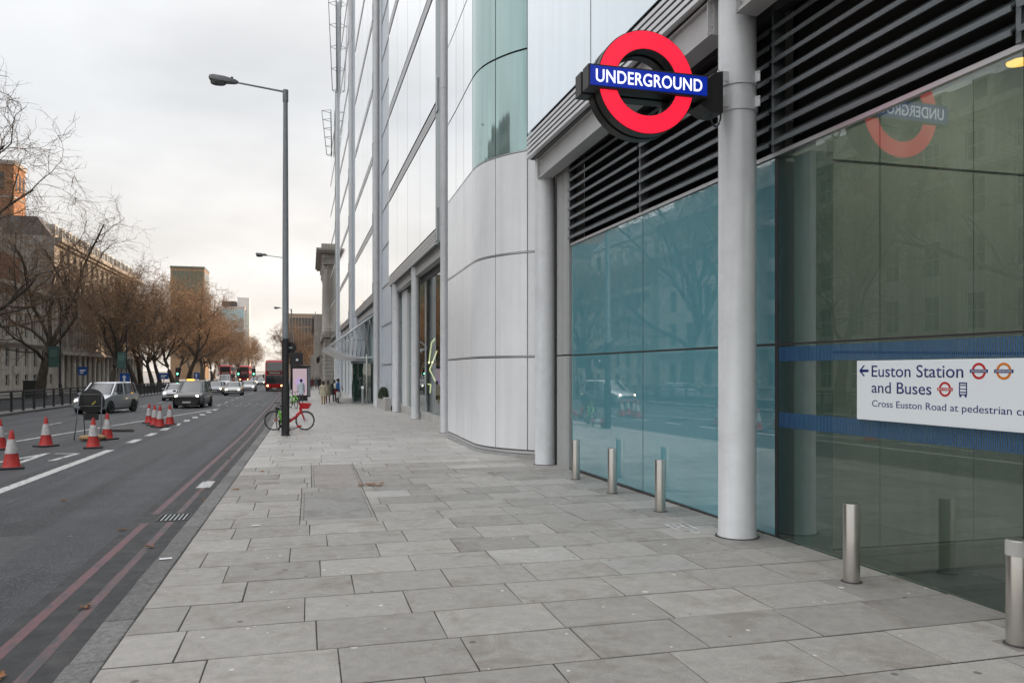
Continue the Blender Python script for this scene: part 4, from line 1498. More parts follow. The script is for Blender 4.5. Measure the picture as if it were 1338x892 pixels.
CONES = [(-6.74, 20.52, 'traffic cone nearest the viewer on the road, whole and upright'),
         (-8.83, 25.95, 'traffic cone cut off by the left edge of the picture'),
         (-7.83, 26.69, 'traffic cone with smeared dirty sleeve left of the round black sign'),
         (-6.28, 25.74, 'traffic cone in front of the sandbag and round sign'),
         (-6.65, 29.01, 'traffic cone just right of the round sign frame'),
         (-7.03, 38.25, 'traffic cone leftmost in the cluster of four'),
         (-6.50, 36.55, 'traffic cone second from left in the cluster of four'),
         (-6.07, 35.29, 'traffic cone foremost in the cluster of four'),
         (-5.92, 36.75, 'traffic cone rightmost in the cluster of four')]
ct = None
for i, (x, y_, lb) in enumerate(CONES):
    lc = (x, y_, zg(y_) - 0.12)
    if ct is None:
        ct = thing('traffic_cone', lb, 'traffic cone', lc, 0.3, 'red and white traffic cones on the road')
        cone_parts(ct)
    else:
        c = dup(ct, lc, rnd.uniform(-0.7, 0.7), lb)
    if i == 7:
        pass
c = dup(ct, (-0.95, 27.95, zg(28) + 0.19), 0, 'traffic cone lying on its side behind the lamp post base')
c['group'] = 'red and white traffic cones on the road'
c.rotation_euler = (0, R_(79), R_(-8))
c.location = (-0.90, 28.0, zg(28) + 0.175)
c.scale = (0.74, 0.74, 0.74)

# ---- round temporary sign seen from behind, on a steel frame
M_FRM = mat('sign_frame_grey', (0.16, 0.18, 0.20), rough=0.5, metal=0.4, var=0.2, vscale=9)
rs = thing('temporary_round_sign', 'black back of a round temporary traffic sign on a spindly steel frame', 'sign', (-7.17, 29.1, zg(29) - 0.12), R_(-8))
MB().lathe([(0.0, 0.0), (0.40, 0.0), (0.425, 0.008), (0.43, 0.02), (0.40, 0.035), (0, 0.035)], (0, 0.03, 1.30), 48, axis='y').build('disc', mat('sign_back', (0.012, 0.012, 0.012), rough=0.5), rs)
for sx in (-1, 1):
    MB().tube([(sx * 0.42, -0.30, 0.0), (sx * 0.36, 0.0, 1.55)], 0.016, 6).build('leg', M_FRM, rs)
    MB().tube([(sx * 0.44, 0.62, 0.0), (sx * 0.33, 0.10, 1.5)], 0.016, 6).build('leg', M_FRM, rs)
MB().tube([(-0.36, 0.0, 1.53), (0.36, 0.0, 1.53)], 0.016, 6).build('crossbar', M_FRM, rs)
MB().tube([(-0.37, -0.05, 1.14), (0.37, -0.05, 1.14)], 0.013, 6).build('crossbar', M_FRM, rs)
MB().box(-0.23, 0.23, 0.035, 0.055, 0.66, 0.88).build('sub_plate', MATS['sign_back'], rs)
MB().hexa([(0.02, 0.022, 1.16), (0.14, 0.022, 1.27), (0.14, 0.03, 1.27), (0.02, 0.03, 1.16), (0.02, 0.022, 1.22), (0.14, 0.022, 1.33), (0.14, 0.03, 1.33), (0.02, 0.03, 1.22)]).build('tape_mark', mat('yellow_tape', (0.45, 0.36, 0.06), rough=0.5), rs)
# sandbag behind the cone
b = MB()
rings = []
for k in range(11):
    t_ = k / 10
    x = -0.42 + 0.84 * t_
    e = math.sin(math.pi * min(1, max(0.0, t_))) ** 0.45 + 0.06
    rings.append([(x, 0.15 * e * math.cos(a), 0.105 + 0.105 * e * math.sin(a) + 0.012 * math.sin(5 * a + k)) for a in [2 * math.pi * j / 14 for j in range(14)]])
b.loft(rings, smooth=True)
o = b.build('sandbag', mat('hessian', (0.42, 0.28, 0.15), rough=0.9, var=0.25, vscale=12, bump=0.5, bscale=60))
o.location = (-7.0, 28.6, zg(28.6) - 0.12)
o.rotation_euler = (0, 0, 0.25)
tag(o, 'tan sandbag lying at the feet of the round sign frame', 'sandbag')
# broken timber by the cones
b = MB().bar((-0.45, 0, 0.05), (0.4, 0.1, 0.05), 0.14, 0.08).bar((-0.1, -0.12, 0.06), (0.5, -0.16, 0.05), 0.1, 0.05)
o = b.build('wooden_batten', mat('wet_timber', (0.05, 0.045, 0.04), rough=0.7, var=0.3, vscale=9), bevel=0.01)
o.location = (-7.05, 32.9, zg(33) - 0.115)
tag(o, 'dark broken battens lying on the road before the cone cluster', 'batten')

# ---- street lamps
M_LPOLE = mat('lamp_pole_paint', (0.27, 0.295, 0.315), rough=0.45, metal=0.2, var=0.08, vscale=4, streak=0.1)
M_LHEAD = mat('lamp_head_grey', (0.16, 0.165, 0.17), rough=0.5)
M_LENS = mat('lamp_lens', (0.10, 0.10, 0.105), rough=0.15)


def lamp(loc, label, hgt=11.75, black=3.3):
    t_ = thing('street_lamp', label, 'street lamp', loc, 0, 'tall street lamps along the right kerb')
    MB().lathe([(0.150, -0.1), (0.150, 0.04), (0.132, 0.06), (0.132, 1.62), (0.118, 1.70), (0.108, 1.78), (0.108, black)], (0, 0, 0), 24).build('black_base', M_BLACK, t_)
    MB().lathe([(0.1075, black), (0.098, hgt * 0.6), (0.075, hgt - 0.35)], (0, 0, 0), 20).build('pole', M_LPOLE, t_)
    MB().lathe([(0.09, hgt - 0.40), (0.095, hgt - 0.38), (0.095, hgt), (0.085, hgt + 0.01)], (0, 0, 0), 20).build('collar', M_LPOLE, t_)
    MB().tube([(0, 0, hgt - 0.06), (-1.62, 0, hgt + 0.12)], [0.034, 0.028], 10).build('arm', M_LPOLE, t_)
    hd = MB()
    zc = hgt + 0.13
    rings = []
    for (x, wd, zl, zh) in ((-1.52, 0.05, -0.03, 0.03), (-1.62, 0.11, -0.05, 0.07), (-1.95, 0.16, -0.05, 0.14), (-2.30, 0.17, -0.02, 0.17), (-2.42, 0.13, 0.02, 0.15), (-2.45, 0.07, 0.05, 0.11)):
        rings.append([(x, -wd, zc + zl), (x, -wd, zc + (zl + zh) / 2), (x, -wd * 0.6, zc + zh), (x, wd * 0.6, zc + zh), (x, wd, zc + (zl + zh) / 2), (x, wd, zc + zl)])
    hd.loft(rings, smooth=True)
    head = hd.build('lamp_head', M_LHEAD, t_)
    rings = []
    for (zo, sc) in ((0.0, 1.0), (-0.10, 0.92), (-0.125, 0.75)):
        rings.append([(-2.15 + sc * 0.26 * math.cos(a), sc * 0.15 * math.sin(a), zc - 0.02 + zo) for a in [2 * math.pi * k / 16 for k in range(16)]])
    MB().loft(rings, smooth=True).build('lens', M_LENS, head)
    MB().lathe([(0.035, 0), (0.04, 0.06), (0.02, 0.075)], (-1.72, 0, zc + 0.09), 10).build('photocell', M_BLACK, head)
    MB().box(-0.062, 0.062, -0.136, -0.128, 0.55, 1.15).build('access_door', M_BLACK, t_, bevel=0.004)
    return t_


lp = lamp((-0.78, 27.49, zg(27.5)), 'tall grey street lamp with black base standing nearest, beside the red bicycle')
for (y_, lb) in ((66.5, 'second tall street lamp along the right kerb, behind the nearest'), (118.0, 'third tall street lamp along the right kerb'),
                 (185.0, 'fourth and farthest tall street lamp along the right kerb')):
    q = dup(lp, (-1.25 + dr(y_) , y_, zg(y_)), 0, lb)
sp_ = thing('signal_back_plate', 'square black back of a signal fixed to the nearest lamp post', 'sign', (-0.78 + 0.36, 27.45, zg(27.5) + 2.62))
MB().box(-0.21, 0.21, -0.05, 0.05, -0.21, 0.21).build('plate', mat('black_plastic', (0.02, 0.02, 0.022), rough=0.55), sp_, bevel=0.02)
MB().lathe([(0, 0), (0.04, 0.0), (0.042, 0.008)], (0.02, -0.062, -0.04), 12, axis='y').build('sticker', M_PWHT, sp_)
MB().box(-0.30, -0.205, -0.02, 0.02, 0.10, 0.14).box(-0.30, -0.205, -0.02, 0.02, -0.14, -0.10).build('bracket', M_BLACK, sp_)
MB().box(-0.2, 0.13, -0.03, 0.03, -0.34, -0.215).build('lower_box', MATS['black_plastic'], sp_, bevel=0.015)
rp = thing('round_sign_back', 'round black back of a small sign high on the nearest lamp post', 'sign', (-0.78 + 0.16, 27.62, zg(27.5) + 3.0))
MB().lathe([(0, 0), (0.19, 0), (0.20, 0.01), (0.2, 0.025), (0, 0.025)], (0, 0, 0), 32, axis='y').build('disc', MATS['black_plastic'], rp)
MB().box(-0.06, 0.06, -0.03, -0.001, -0.03, 0.03).build('clip', M_GALV, rp)

# ---- illuminated advertising panel by the kerb
ad = thing('advertising_panel', 'black framed advertising panel with glowing pink poster beside the kerb', 'advertising panel', (-0.62, 65.0, zg(65)))
M_AD = mat('pink_poster', (0.6, 0.45, 0.5), rough=0.2, emis=(0.80, 0.62, 0.68), estr=0.22)
MB().box(-0.72, 0.72, -0.12, 0.12, 0.30, 2.85).build('case', M_BLACK, ad, bevel=0.03)
MB().box(-0.66, 0.44, -0.135, -0.122, 0.45, 2.6).build('poster', M_AD, ad)
MB().lathe([(0, 0), (0.38, 0), (0.38, 0.004), (0, 0.004)], (-0.11, -0.141, 1.5), 40, axis='y').build('poster_disc', mat('mauve_print', (0.4, 0.3, 0.5), emis=(0.55, 0.42, 0.66), estr=0.4), ad)
MB().box(-0.5, 0.5, -0.1, 0.1, -0.05, 0.31).build('foot', M_BLACK, ad)
MB().box(0.5, 0.70, -0.125, -0.1205, 0.4, 2.7).build('side_fillet', M_GREYP, ad)

# ---- railing along the median
M_RAIL = mat('railing_paint', (0.035, 0.037, 0.04), rough=0.5, var=0.2, vscale=6)
rl = thing('median_railing', 'long dark steel pedestrian railing along the central reservation', 'railing', (-16.1, 60, zg(60)))
RX = -16.15
ys_ = list(range(28, 131, 2))
for y_ in ys_:
    MB().box(RX + dr(y_) - 0.06, RX + dr(y_) + 0.06, y_ - 0.06, y_ + 0.06, zg(y_) - 0.02, zg(y_) + 1.18).build('post', M_RAIL, rl, world=True)
for (z, hh, nm) in ((1.15, 0.10, 'top_rail'), (0.97, 0.05, 'middle_rail'), (0.13, 0.035, 'bottom_rail')):
    b = MB()
    for ya, yb in zip([28, 30, 60, 100], [30, 60, 100, 130]):
        b.bar((RX + dr(ya), ya, zg(ya) + z), (RX + dr(yb), yb, zg(yb) + z), 0.05, hh)
    b.build(nm, M_RAIL, rl, world=True)
b = MB()
y_ = 28.2
while y_ < 130:
    b.box(RX + dr(y_) - 0.008, RX + dr(y_) + 0.008, y_ - 0.008, y_ + 0.008, zg(y_) + 0.13, zg(y_) + 0.98)
    y_ += 0.13
b.build('infill_bars', M_RAIL, rl, world=True, kind='stuff')

# ---- the bush in the planter
bsh = thing('clipped_bush', 'dark green clipped bush in the stone planter beside the shopfront', 'bush', P(30.8, 0.03, zg(48) + 0.72))
b = MB()
br = random.Random(5)
for k in range(2600):
    a = br.uniform(0, 2 * math.pi); el_ = math.asin(br.uniform(-0.1, 1)); r = br.uniform(0.75, 1.0)
    c = Vector((0.30 * r * math.cos(a) * math.cos(el_), 1.5 * r * math.sin(a) * math.cos(el_), 0.62 * r * math.sin(el_)))
    d = Vector((br.uniform(-1, 1), br.uniform(-1, 1), br.uniform(-0.3, 1))).normalized() * 0.05
    s = d.cross(Vector((br.uniform(-1, 1), br.uniform(-1, 1), br.uniform(-1, 1)))).normalized() * 0.025
    b.quad(c - d, c + s, c + d, c - s)
b.build('foliage', mat('box_leaf', (0.035, 0.06, 0.022), rough=0.5, var=0.5, vscale=9), bsh)
MB().tube([(0, 0, -0.3), (0, 0.02, 0.35)], [0.05, 0.02], 7).build('stem', mat('stem_bark', (0.08, 0.06, 0.04), rough=0.9), bsh)
# ---- fallen leaves and litter
M_LEAF = mat('dead_leaf', (0.26, 0.12, 0.05), rough=0.8, var=0.3, vscale=20)
lr = random.Random(3)
LEAFL = ['brown leaf in the gutter in front of the drain, on the faded line', 'brown leaf in the gutter just short of the drain grating', 'brown leaf in the gutter nearest the viewer',
         'brown leaf on the asphalt beside the red line, left of the drain', 'brown leaf in the gutter just past the drain', 'brown leaf in the gutter well past the white patch',
         'brown leaf tucked under the kerb past the drain', 'brown leaf farthest along the gutter', 'brown leaf on the flagstones nearest the reddish cover', 'brown leaf at the pavement edge close to the kerb stones',
         'brown leaf alone in the middle of the dark lane', 'brown leaf on the asphalt far along beside the red line']
LEAVES = [(-2.02, 8.0), (-1.95, 10.6), (-2.15, 6.3), (-2.55, 11.9), (-1.95, 15.4), (-1.85, 18.7), (-1.75, 14.3), (-2.0, 21.3), (-0.95, 17.2), (-1.25, 14.6), (-4.1, 14.9), (-3.0, 24.6)]
for (x, y_) in LEAVES:
    z = zg(y_) + (0.006 if x > -1.4 else -0.112)
    b = MB()
    c = []
    n = 10
    for k in range(n):
        a = 2 * math.pi * k / n
        r = 0.055 * (1.0 if k % 2 == 0 else 0.55) * lr.uniform(0.8, 1.2)
        c.append((r * math.cos(a) * 1.3, r * math.sin(a), 0.004 + lr.uniform(0.0, 0.03)))
    b.add([(0, 0, 0.012)] + c, [(0, k + 1, (k + 1) % n + 1) for k in range(n)])
    b.tube([(0.05, 0, 0.012), (0.10, 0.02, 0.02)], 0.003, 4)
    o = b.build('fallen_leaf', M_LEAF)
    o.location = (x, y_, z)
    o.rotation_euler = (0, 0, lr.uniform(0, 6))
    tag(o, LEAFL[LEAVES.index((x, y_))], 'leaf', 'fallen leaves by the kerb')
for (x, y_, s, lb) in ((-1.55, 9.35, 0.07, 'white scrap of paper lying on the kerb stones'), (-0.7, 11.1, 0.06, 'tiny white scrap of paper on the pavement flags'),):
    b = MB().prism([(-s, -s * .4, 0), (s * .9, -s * .5, 0), (s, s * .3, 0), (-s * .8, s * .5, 0)], (0, 0, 0.004))
    o = b.build('paper_scrap', M_PWHT)
    o.location = (x, y_, zg(y_) + 0.01)
    o.rotation_euler = (0.03, 0.02, 0.3)
    tag(o, lb, 'litter')
b = MB()
for k in range(14):
    x0, y0 = lr.uniform(-0.25, 0.25), lr.uniform(-0.15, 0.15)
    a = lr.uniform(0, 3.1)
    d = Vector((math.cos(a), math.sin(a), 0.1)) * 0.07; s = Vector((-math.sin(a), math.cos(a), 0.2)) * 0.035
    c = Vector((x0, y0, lr.uniform(0.01, 0.05)))
    b.quad(c - d, c + s, c + d, c - s)
o = b.build('leaf_litter', M_LEAF)
o.location = (1.12, 14.6, zg(14.6) + 0.003)
tag(o, 'small heap of brown leaves beside the reddish pavement cover', 'leaf pile')

# ================================================================== BICYCLES
M_TYRE = mat('tyre', (0.018, 0.018, 0.018), rough=0.8)
M_RIM = mat('alloy_rim', (0.45, 0.45, 0.46), rough=0.35, metal=0.8)
M_BRED = mat('bike_red', (0.62, 0.012, 0.02), rough=0.3, coat=0.4)
M_BGRN = mat('bike_green', (0.16, 0.55, 0.03), rough=0.3, coat=0.4)
M_SADD = mat('saddle_black', (0.02, 0.02, 0.02), rough=0.6)


def wheel_me():
    t_ = MB()
    t_.tube([(0.335 * math.cos(a), 0, 0.335 * math.sin(a)) for a in [2 * math.pi * k / 36 for k in range(36)]], 0.024, 8, closed=True)
    r = MB()
    r.tube([(0.308 * math.cos(a), 0, 0.308 * math.sin(a)) for a in [2 * math.pi * k / 36 for k in range(36)]], 0.012, 6, closed=True)
    s = MB()
    for k in range(18):
        a = 2 * math.pi * k / 18
        s.tube([(0.03 * math.cos(a + 0.5), 0.03 * (-1) ** k, 0.03 * math.sin(a + 0.5)), (0.305 * math.cos(a), 0, 0.305 * math.sin(a))], 0.002, 3)
    h = MB().lathe([(0.0, -0.05), (0.035, -0.05), (0.035, 0.05), (0, 0.05)], (0, 0, 0), 14, axis='y')
    return t_.mesh('tyre', M_TYRE), r.mesh('rim', M_RIM), s.mesh('spokes', M_RIM), h.mesh('hub', M_PWHT)


WM = wheel_me()


def bicycle(label, loc, rz, mf, basket=True, disc=False, lean=0.0, rimm=None):
    t_ = thing('bicycle', label, 'bicycle', loc, rz)
    for x in (-0.56, 0.58):
        w_ = inst(WM[0], 'wheel', t_, (x, 0, 0.36))
        for m_, nm in zip(WM[1:], ('rim', 'spokes', 'hub')):
            inst(m_, nm, w_)
    fr_ = MB()
    bb = (-0.08, 0, 0.30); ht = (0.40, 0, 0.86); hb = (0.43, 0, 0.70); st = (-0.20, 0, 0.72)
    if disc:
        # step-through electric frame with one fat down tube
        fr_.tube([hb, (0.22, 0, 0.50), (0.02, 0, 0.36), bb], [0.055, 0.07, 0.07, 0.065], 10)
        fr_.tube([bb, st], 0.045, 8)
    else:
        fr_.tube([hb, bb], 0.028, 8).tube([bb, st], 0.024, 8).tube([(0.41, 0, 0.80), (-0.17, 0, 0.62)], 0.022, 8)
    fr_.tube([hb, ht], 0.05 if disc else 0.034, 8)
    for s in (-0.05, 0.05):
        fr_.tube([(-0.09, s * 0.6, 0.30), (-0.56, s, 0.36)], 0.014, 6).tube([(-0.19, s * 0.6, 0.66), (-0.56, s, 0.36)], 0.011, 6)
    fr_.build('frame', mf, t_)
    fk = MB()
    for s in (-0.055, 0.055):
        fk.tube([(0.44, s, 0.70), (0.48, s, 0.58), (0.58, s, 0.36)], 0.024 if disc else 0.017, 6)
    fk.tube([(0.43, -0.055, 0.70), (0.43, 0.055, 0.70)], 0.022, 6)
    fk.build('fork', mf, t_)
    MB().tube([(0.40, 0, 0.86), (0.36, 0, 1.04)], 0.02, 8).build('stem', mf, t_)
    MB().tube([(0.26, -0.31, 1.06), (0.34, -0.16, 1.06), (0.37, 0, 1.04), (0.34, 0.16, 1.06), (0.26, 0.31, 1.06)], 0.013, 6).build('handlebar', M_SADD, t_)
    MB().tube([(-0.20, 0, 0.72), (-0.24, 0, 0.90)], 0.016, 8).build('seat_post', M_RIM, t_)
    rings = []
    for (x, wd, z) in ((-0.40, 0.03, 0.93), (-0.37, 0.085, 0.945), (-0.28, 0.075, 0.94), (-0.18, 0.035, 0.935), (-0.10, 0.018, 0.93)):
        rings.append([(x, wd * math.cos(a), z + 0.025 * math.sin(a)) for a in [2 * math.pi * k / 10 for k in range(10)]])
    MB().loft(rings, smooth=True).build('saddle', M_SADD, t_)
    fd = MB()
    for (cx_, a0, a1) in ((-0.56, 0.4, 2.9), (0.58, 0.6, 2.5)):
        n = 10
        for k in range(n):
            p0 = a0 + (a1 - a0) * k / n; p1 = a0 + (a1 - a0) * (k + 1) / n
            fd.bar((cx_ + 0.378 * math.cos(p0), 0, 0.36 + 0.378 * math.sin(p0)), (cx_ + 0.378 * math.cos(p1), 0, 0.36 + 0.378 * math.sin(p1)), 0.06, 0.006, up=(0, 0.01, 1))
    fd.build('mudguards', mf if not disc else M_SADD, t_)
    MB().lathe([(0, -0.02), (0.09, -0.02), (0.09, 0.0), (0, 0.0)], (-0.08, -0.05, 0.30), 18, axis='y').build('chainring', M_SADD, t_)
    for s, dx in ((-1, 0.12), (1, -0.12)):
        MB().tube([(-0.08, s * 0.07, 0.30), (-0.08 + dx, s * 0.08, 0.30 - 0.12 * s)], 0.012, 6).box(-0.08 + dx - 0.04, -0.08 + dx + 0.04, s * 0.13 - 0.04, s * 0.13 + 0.04, 0.29 - 0.12 * s, 0.31 - 0.12 * s).build('pedal', M_SADD, t_)
    if basket:
        b = MB()
        lo = [(0.46, -0.15, 0.80), (0.72, -0.15, 0.80), (0.72, 0.15, 0.80), (0.46, 0.15, 0.80)]
        hi = [(0.42, -0.20, 1.02), (0.82, -0.20, 1.0), (0.82, 0.20, 1.0), (0.42, 0.20, 1.02)]
        li = [(0.47, -0.14, 0.81), (0.71, -0.14, 0.81), (0.71, 0.14, 0.81), (0.47, 0.14, 0.81)]
        hin = [(0.44, -0.18, 1.02), (0.80, -0.18, 1.0), (0.80, 0.18, 1.0), (0.44, 0.18, 1.02)]
        vs = lo + hi + hin + li
        fs = [(0, 1, 2, 3), (12, 13, 14, 15)]
        for k in range(4):
            k2 = (k + 1) % 4
            fs += [(k, k2, 4 + k2, 4 + k), (4 + k, 4 + k2, 8 + k2, 8 + k), (8 + k, 8 + k2, 12 + k2, 12 + k)]
        b.add(vs, fs)
        b.build('basket', mf, t_)
    if disc:
        MB().lathe([(0, -0.03), (0.10, -0.03), (0.10, 0.03), (0, 0.03)], (0.58, 0, 0.36), 20, axis='y').build('hub_motor', M_PWHT, t_)
        MB().box(-0.50, -0.30, -0.07, 0.07, 0.72, 0.86).build('battery_case', M_SADD, t_, bevel=0.02)
        me = text_mesh('JUMP', 0.30, 0.075, 0.002, bold=0.015)
        me.materials.append(M_PWHT)
        inst(me, 'lettering', t_, (0.04, -0.074, 0.36), (0, R_(-36), 0))
    return t_


bicycle('red hire bicycle with front basket parked behind the nearest lamp post', (-0.72, 30.2, zg(30)), R_(-10), M_BRED, True, True)
bicycle('lime green bicycle seen end-on, leaning between lamp post and red bicycle', (-0.98, 29.6, zg(29.5)), R_(-76), M_BGRN, False)
bicycle('lime green bicycle standing before the pink advertising panel', (-0.95, 50.0, zg(50)), R_(-72), M_BGRN, False)

# ================================================================== PEOPLE
M_SKIN = mat('skin', (0.42, 0.25, 0.18), rough=0.55)
M_SKIND = mat('skin_deep', (0.16, 0.09, 0.06), rough=0.55)


def cloth(name, c):
    return mat('cloth_' + name, c, rough=0.85, var=0.15, vscale=8)


def body_mesh(stride, swing, bend=0.0):
    """one continuous skinned figure, 1.70 m, facing +Y"""
    bm = bmesh.new()
    sk = bm.verts.layers.skin.verify()
    V = {}

    def v(n, p, rx, ry=None):
        q = bm.verts.new(p)
        q[sk].radius = (rx, ry or rx)
        V[n] = q
        return q

    def e(*ns):
        for a, c in zip(ns[:-1], ns[1:]):
            bm.edges.new((V[a], V[c]))
    v('pel', (0, 0, 0.95), 0.15, 0.115)
    V['pel'][sk].use_root = True
    v('wst', (0, 0.0, 1.12), 0.135, 0.10); v('cst', (0, bend * 0.5, 1.32), 0.165, 0.115)
    v('nk', (0, bend, 1.47), 0.056); v('ch', (0, bend + 0.015, 1.535), 0.07); v('hd', (0, bend + 0.02, 1.615), 0.088, 0.10); v('tp', (0, bend + 0.01, 1.69), 0.06)
    v('nose', (0, bend + 0.125, 1.60), 0.014)
    e('pel', 'wst', 'cst', 'nk', 'ch', 'hd', 'tp'); e('hd', 'nose')
    for s, nm, st, sw in ((1, 'r', stride, -swing), (-1, 'l', -stride, swing)):
        back = max(0, -st)
        v('hp' + nm, (s * 0.09, 0.01, 0.88), 0.092); v('kn' + nm, (s * 0.10, st * 0.45 + 0.03, 0.49), 0.062)
        v('cf' + nm, (s * 0.10, st * 0.75 - 0.02 - back * 0.1, 0.33), 0.055)
        v('an' + nm, (s * 0.10, st - 0.02 - back * 0.15, 0.09 + back * 0.16), 0.04); v('to' + nm, (s * 0.11, st + 0.14 - back * 0.2, 0.045), 0.038)
        e('pel', 'hp' + nm, 'kn' + nm, 'cf' + nm, 'an' + nm, 'to' + nm)
        v('sh' + nm, (s * 0.19, bend * 0.8, 1.40), 0.062); v('el' + nm, (s * 0.245, sw * 0.5 + bend * 0.4, 1.12), 0.045)
        v('wr' + nm, (s * 0.25, sw + 0.08, 0.88), 0.03); v('pm' + nm, (s * 0.25, sw + 0.11, 0.81), 0.034, 0.02)
        e('cst', 'sh' + nm, 'el' + nm, 'wr' + nm, 'pm' + nm)
        for k, (dy, ln_) in enumerate(((-0.028, 0.075), (-0.009, 0.09), (0.010, 0.085), (0.028, 0.068))):
            v('f%d' % k + nm, (s * 0.25, sw + 0.115 + dy, 0.77), 0.009); v('g%d' % k + nm, (s * (0.25 - 0.012), sw + 0.125 + dy, 0.77 - ln_), 0.008)
            e('pm' + nm, 'f%d' % k + nm, 'g%d' % k + nm)
        v('th' + nm, (s * 0.235, sw + 0.16, 0.83), 0.010); v('ti' + nm, (s * 0.23, sw + 0.175, 0.79), 0.009)
        e('wr' + nm, 'th' + nm, 'ti' + nm)
    me = D.meshes.new('body')
    bm.to_mesh(me); bm.free()
    o = D.objects.new('body', me)
    COL.objects.link(o)
    o.modifiers.new('skin', 'SKIN').use_smooth_shade = True
    s_ = o.modifiers.new('sub', 'SUBSURF'); s_.levels = 1; s_.render_levels = 1
    dg = bpy.context.evaluated_depsgraph_get(); dg.update()
    r = D.meshes.new_from_object(o.evaluated_get(dg))
    D.objects.remove(o)
    return r


BODIES = {'walk': body_mesh(0.26, 0.16), 'walk2': body_mesh(-0.22, -0.12), 'stand': body_mesh(0.03, 0.02, 0.02)}


def person(label, loc, rz, pose, top, legs, shoes, hair, h=1.7, coat=None, skin=None, longhair=False, rucksack=None, bags=(), clothes='coat'):
    t_ = thing('person', label, 'person', loc, rz)
    t_.scale = (h / 1.7,) * 3
    me = BODIES[pose].copy()
    me.materials.clear()
    for m in (top, legs, shoes, skin or M_SKIN):
        me.materials.append(m)
    for p in me.polygons:
        c = p.center
        if c.z > 1.475:
            i = 3
        elif c.z < 0.88 and abs(c.x) > 0.205:
            i = 3
        elif c.z < 0.11:
            i = 2
        elif c.z < 0.98 and abs(c.x) < 0.22:
            i = 1
        else:
            i = 0
        p.material_index = i
        p.use_smooth = True
    inst(me, 'body', t_)
    hr = MB()
    rings = []
    for (z, rx, ry, yo) in ((1.50 if longhair else 1.555, 0.085, 0.07, -0.045), (1.60, 0.102, 0.095, -0.02), (1.66, 0.104, 0.108, 0.005), (1.715, 0.08, 0.085, 0.01), (1.74, 0.03, 0.03, 0.01)):
        rings.append([(rx * math.cos(a), yo + ry * math.sin(a), z) for a in [2 * math.pi * k / 14 for k in range(14)]])
    hr.loft(rings, smooth=True)
    if longhair:
        hr.loft([[(r_ * math.cos(a), -0.075 + 0.5 * r_ * math.sin(a), z) for a in [2 * math.pi * k / 10 for k in range(10)]] for (z, r_) in ((1.62, 0.085), (1.48, 0.09), (1.34, 0.07), (1.30, 0.02))], smooth=True)
    hr.build('hair', hair, t_)
    if coat:
        rings = []
        for (z, rx, ry) in ((0.62, 0.25, 0.21), (0.80, 0.235, 0.19), (1.0, 0.205, 0.155), (1.12, 0.185, 0.14), (1.30, 0.215, 0.15), (1.42, 0.20, 0.12), (1.48, 0.085, 0.08)):
            rings.append([(rx * math.cos(a) * (1 + 0.03 * math.sin(5 * a + z * 7)), ry * math.sin(a), z) for a in [2 * math.pi * k / 18 for k in range(18)]])
        cb = MB().loft(rings, smooth=True)
        cb.build('coat', coat, t_)
    if rucksack:
        rings = []
        for (z, rx, ry) in ((1.02, 0.10, 0.05), (1.06, 0.15, 0.085), (1.22, 0.155, 0.09), (1.36, 0.14, 0.075), (1.42, 0.08, 0.04)):
            rings.append([(rx * math.cos(a), -0.20 + ry * math.sin(a), z) for a in [2 * math.pi * k / 14 for k in range(14)]])
        MB().loft(rings, smooth=True).build('rucksack', rucksack, t_)
    return t_


def bag(label, loc, m, s=1.0, rz=0.0):
    t_ = thing('shopping_bag', label, 'bag', loc, rz)
    b = MB()
    rings = []
    for (z, rx, ry) in ((0, 0.15, 0.08), (0.02, 0.18, 0.10), (0.2, 0.19, 0.11), (0.36, 0.18, 0.07), (0.40, 0.17, 0.04)):
        rings.append([(s * rx * math.copysign(abs(math.cos(a)) ** 0.6, math.cos(a)), s * ry * math.sin(a), s * z) for a in [2 * math.pi * k / 16 for k in range(16)]])
    b.loft(rings, smooth=True)
    b.build('sack', m, t_)
    MB().tube([(s * 0.10 * math.cos(a), 0, s * (0.39 + 0.10 * math.sin(a))) for a in [math.pi * k / 8 for k in range(9)]], 0.008, 5).build('handle', m, t_)
    return t_


C_BEIGE = cloth('beige', (0.50, 0.45, 0.34)); C_MUST = cloth('mustard', (0.36, 0.20, 0.04)); C_BLK = cloth('black', (0.015, 0.015, 0.018))
C_OLIVE = cloth('olive', (0.22, 0.20, 0.15)); C_WINE = cloth('wine', (0.12, 0.03, 0.035)); C_BLUE = cloth('blue', (0.02, 0.13, 0.42))
C_PALE = cloth('pale_blue', (0.66, 0.73, 0.82)); C_GREY = cloth('grey', (0.10, 0.105, 0.115)); C_WHT = cloth('white', (0.62, 0.62, 0.60)); C_RED = cloth('red', (0.35, 0.02, 0.03))
H_BRN = mat('hair_brown', (0.05, 0.03, 0.018), rough=0.6); H_BLK = mat('hair_black', (0.012, 0.01, 0.01), rough=0.6)


def at(px, y_):
    """street position seen along one view column: used to set out people on the pavement"""
    l_ = (px - 669) / 1013.0
    rx = math.sin(TH) + l_ * math.cos(TH); ry = math.cos(TH) - l_ * math.sin(TH)
    return (rx / ry * y_, y_, zg(y_))


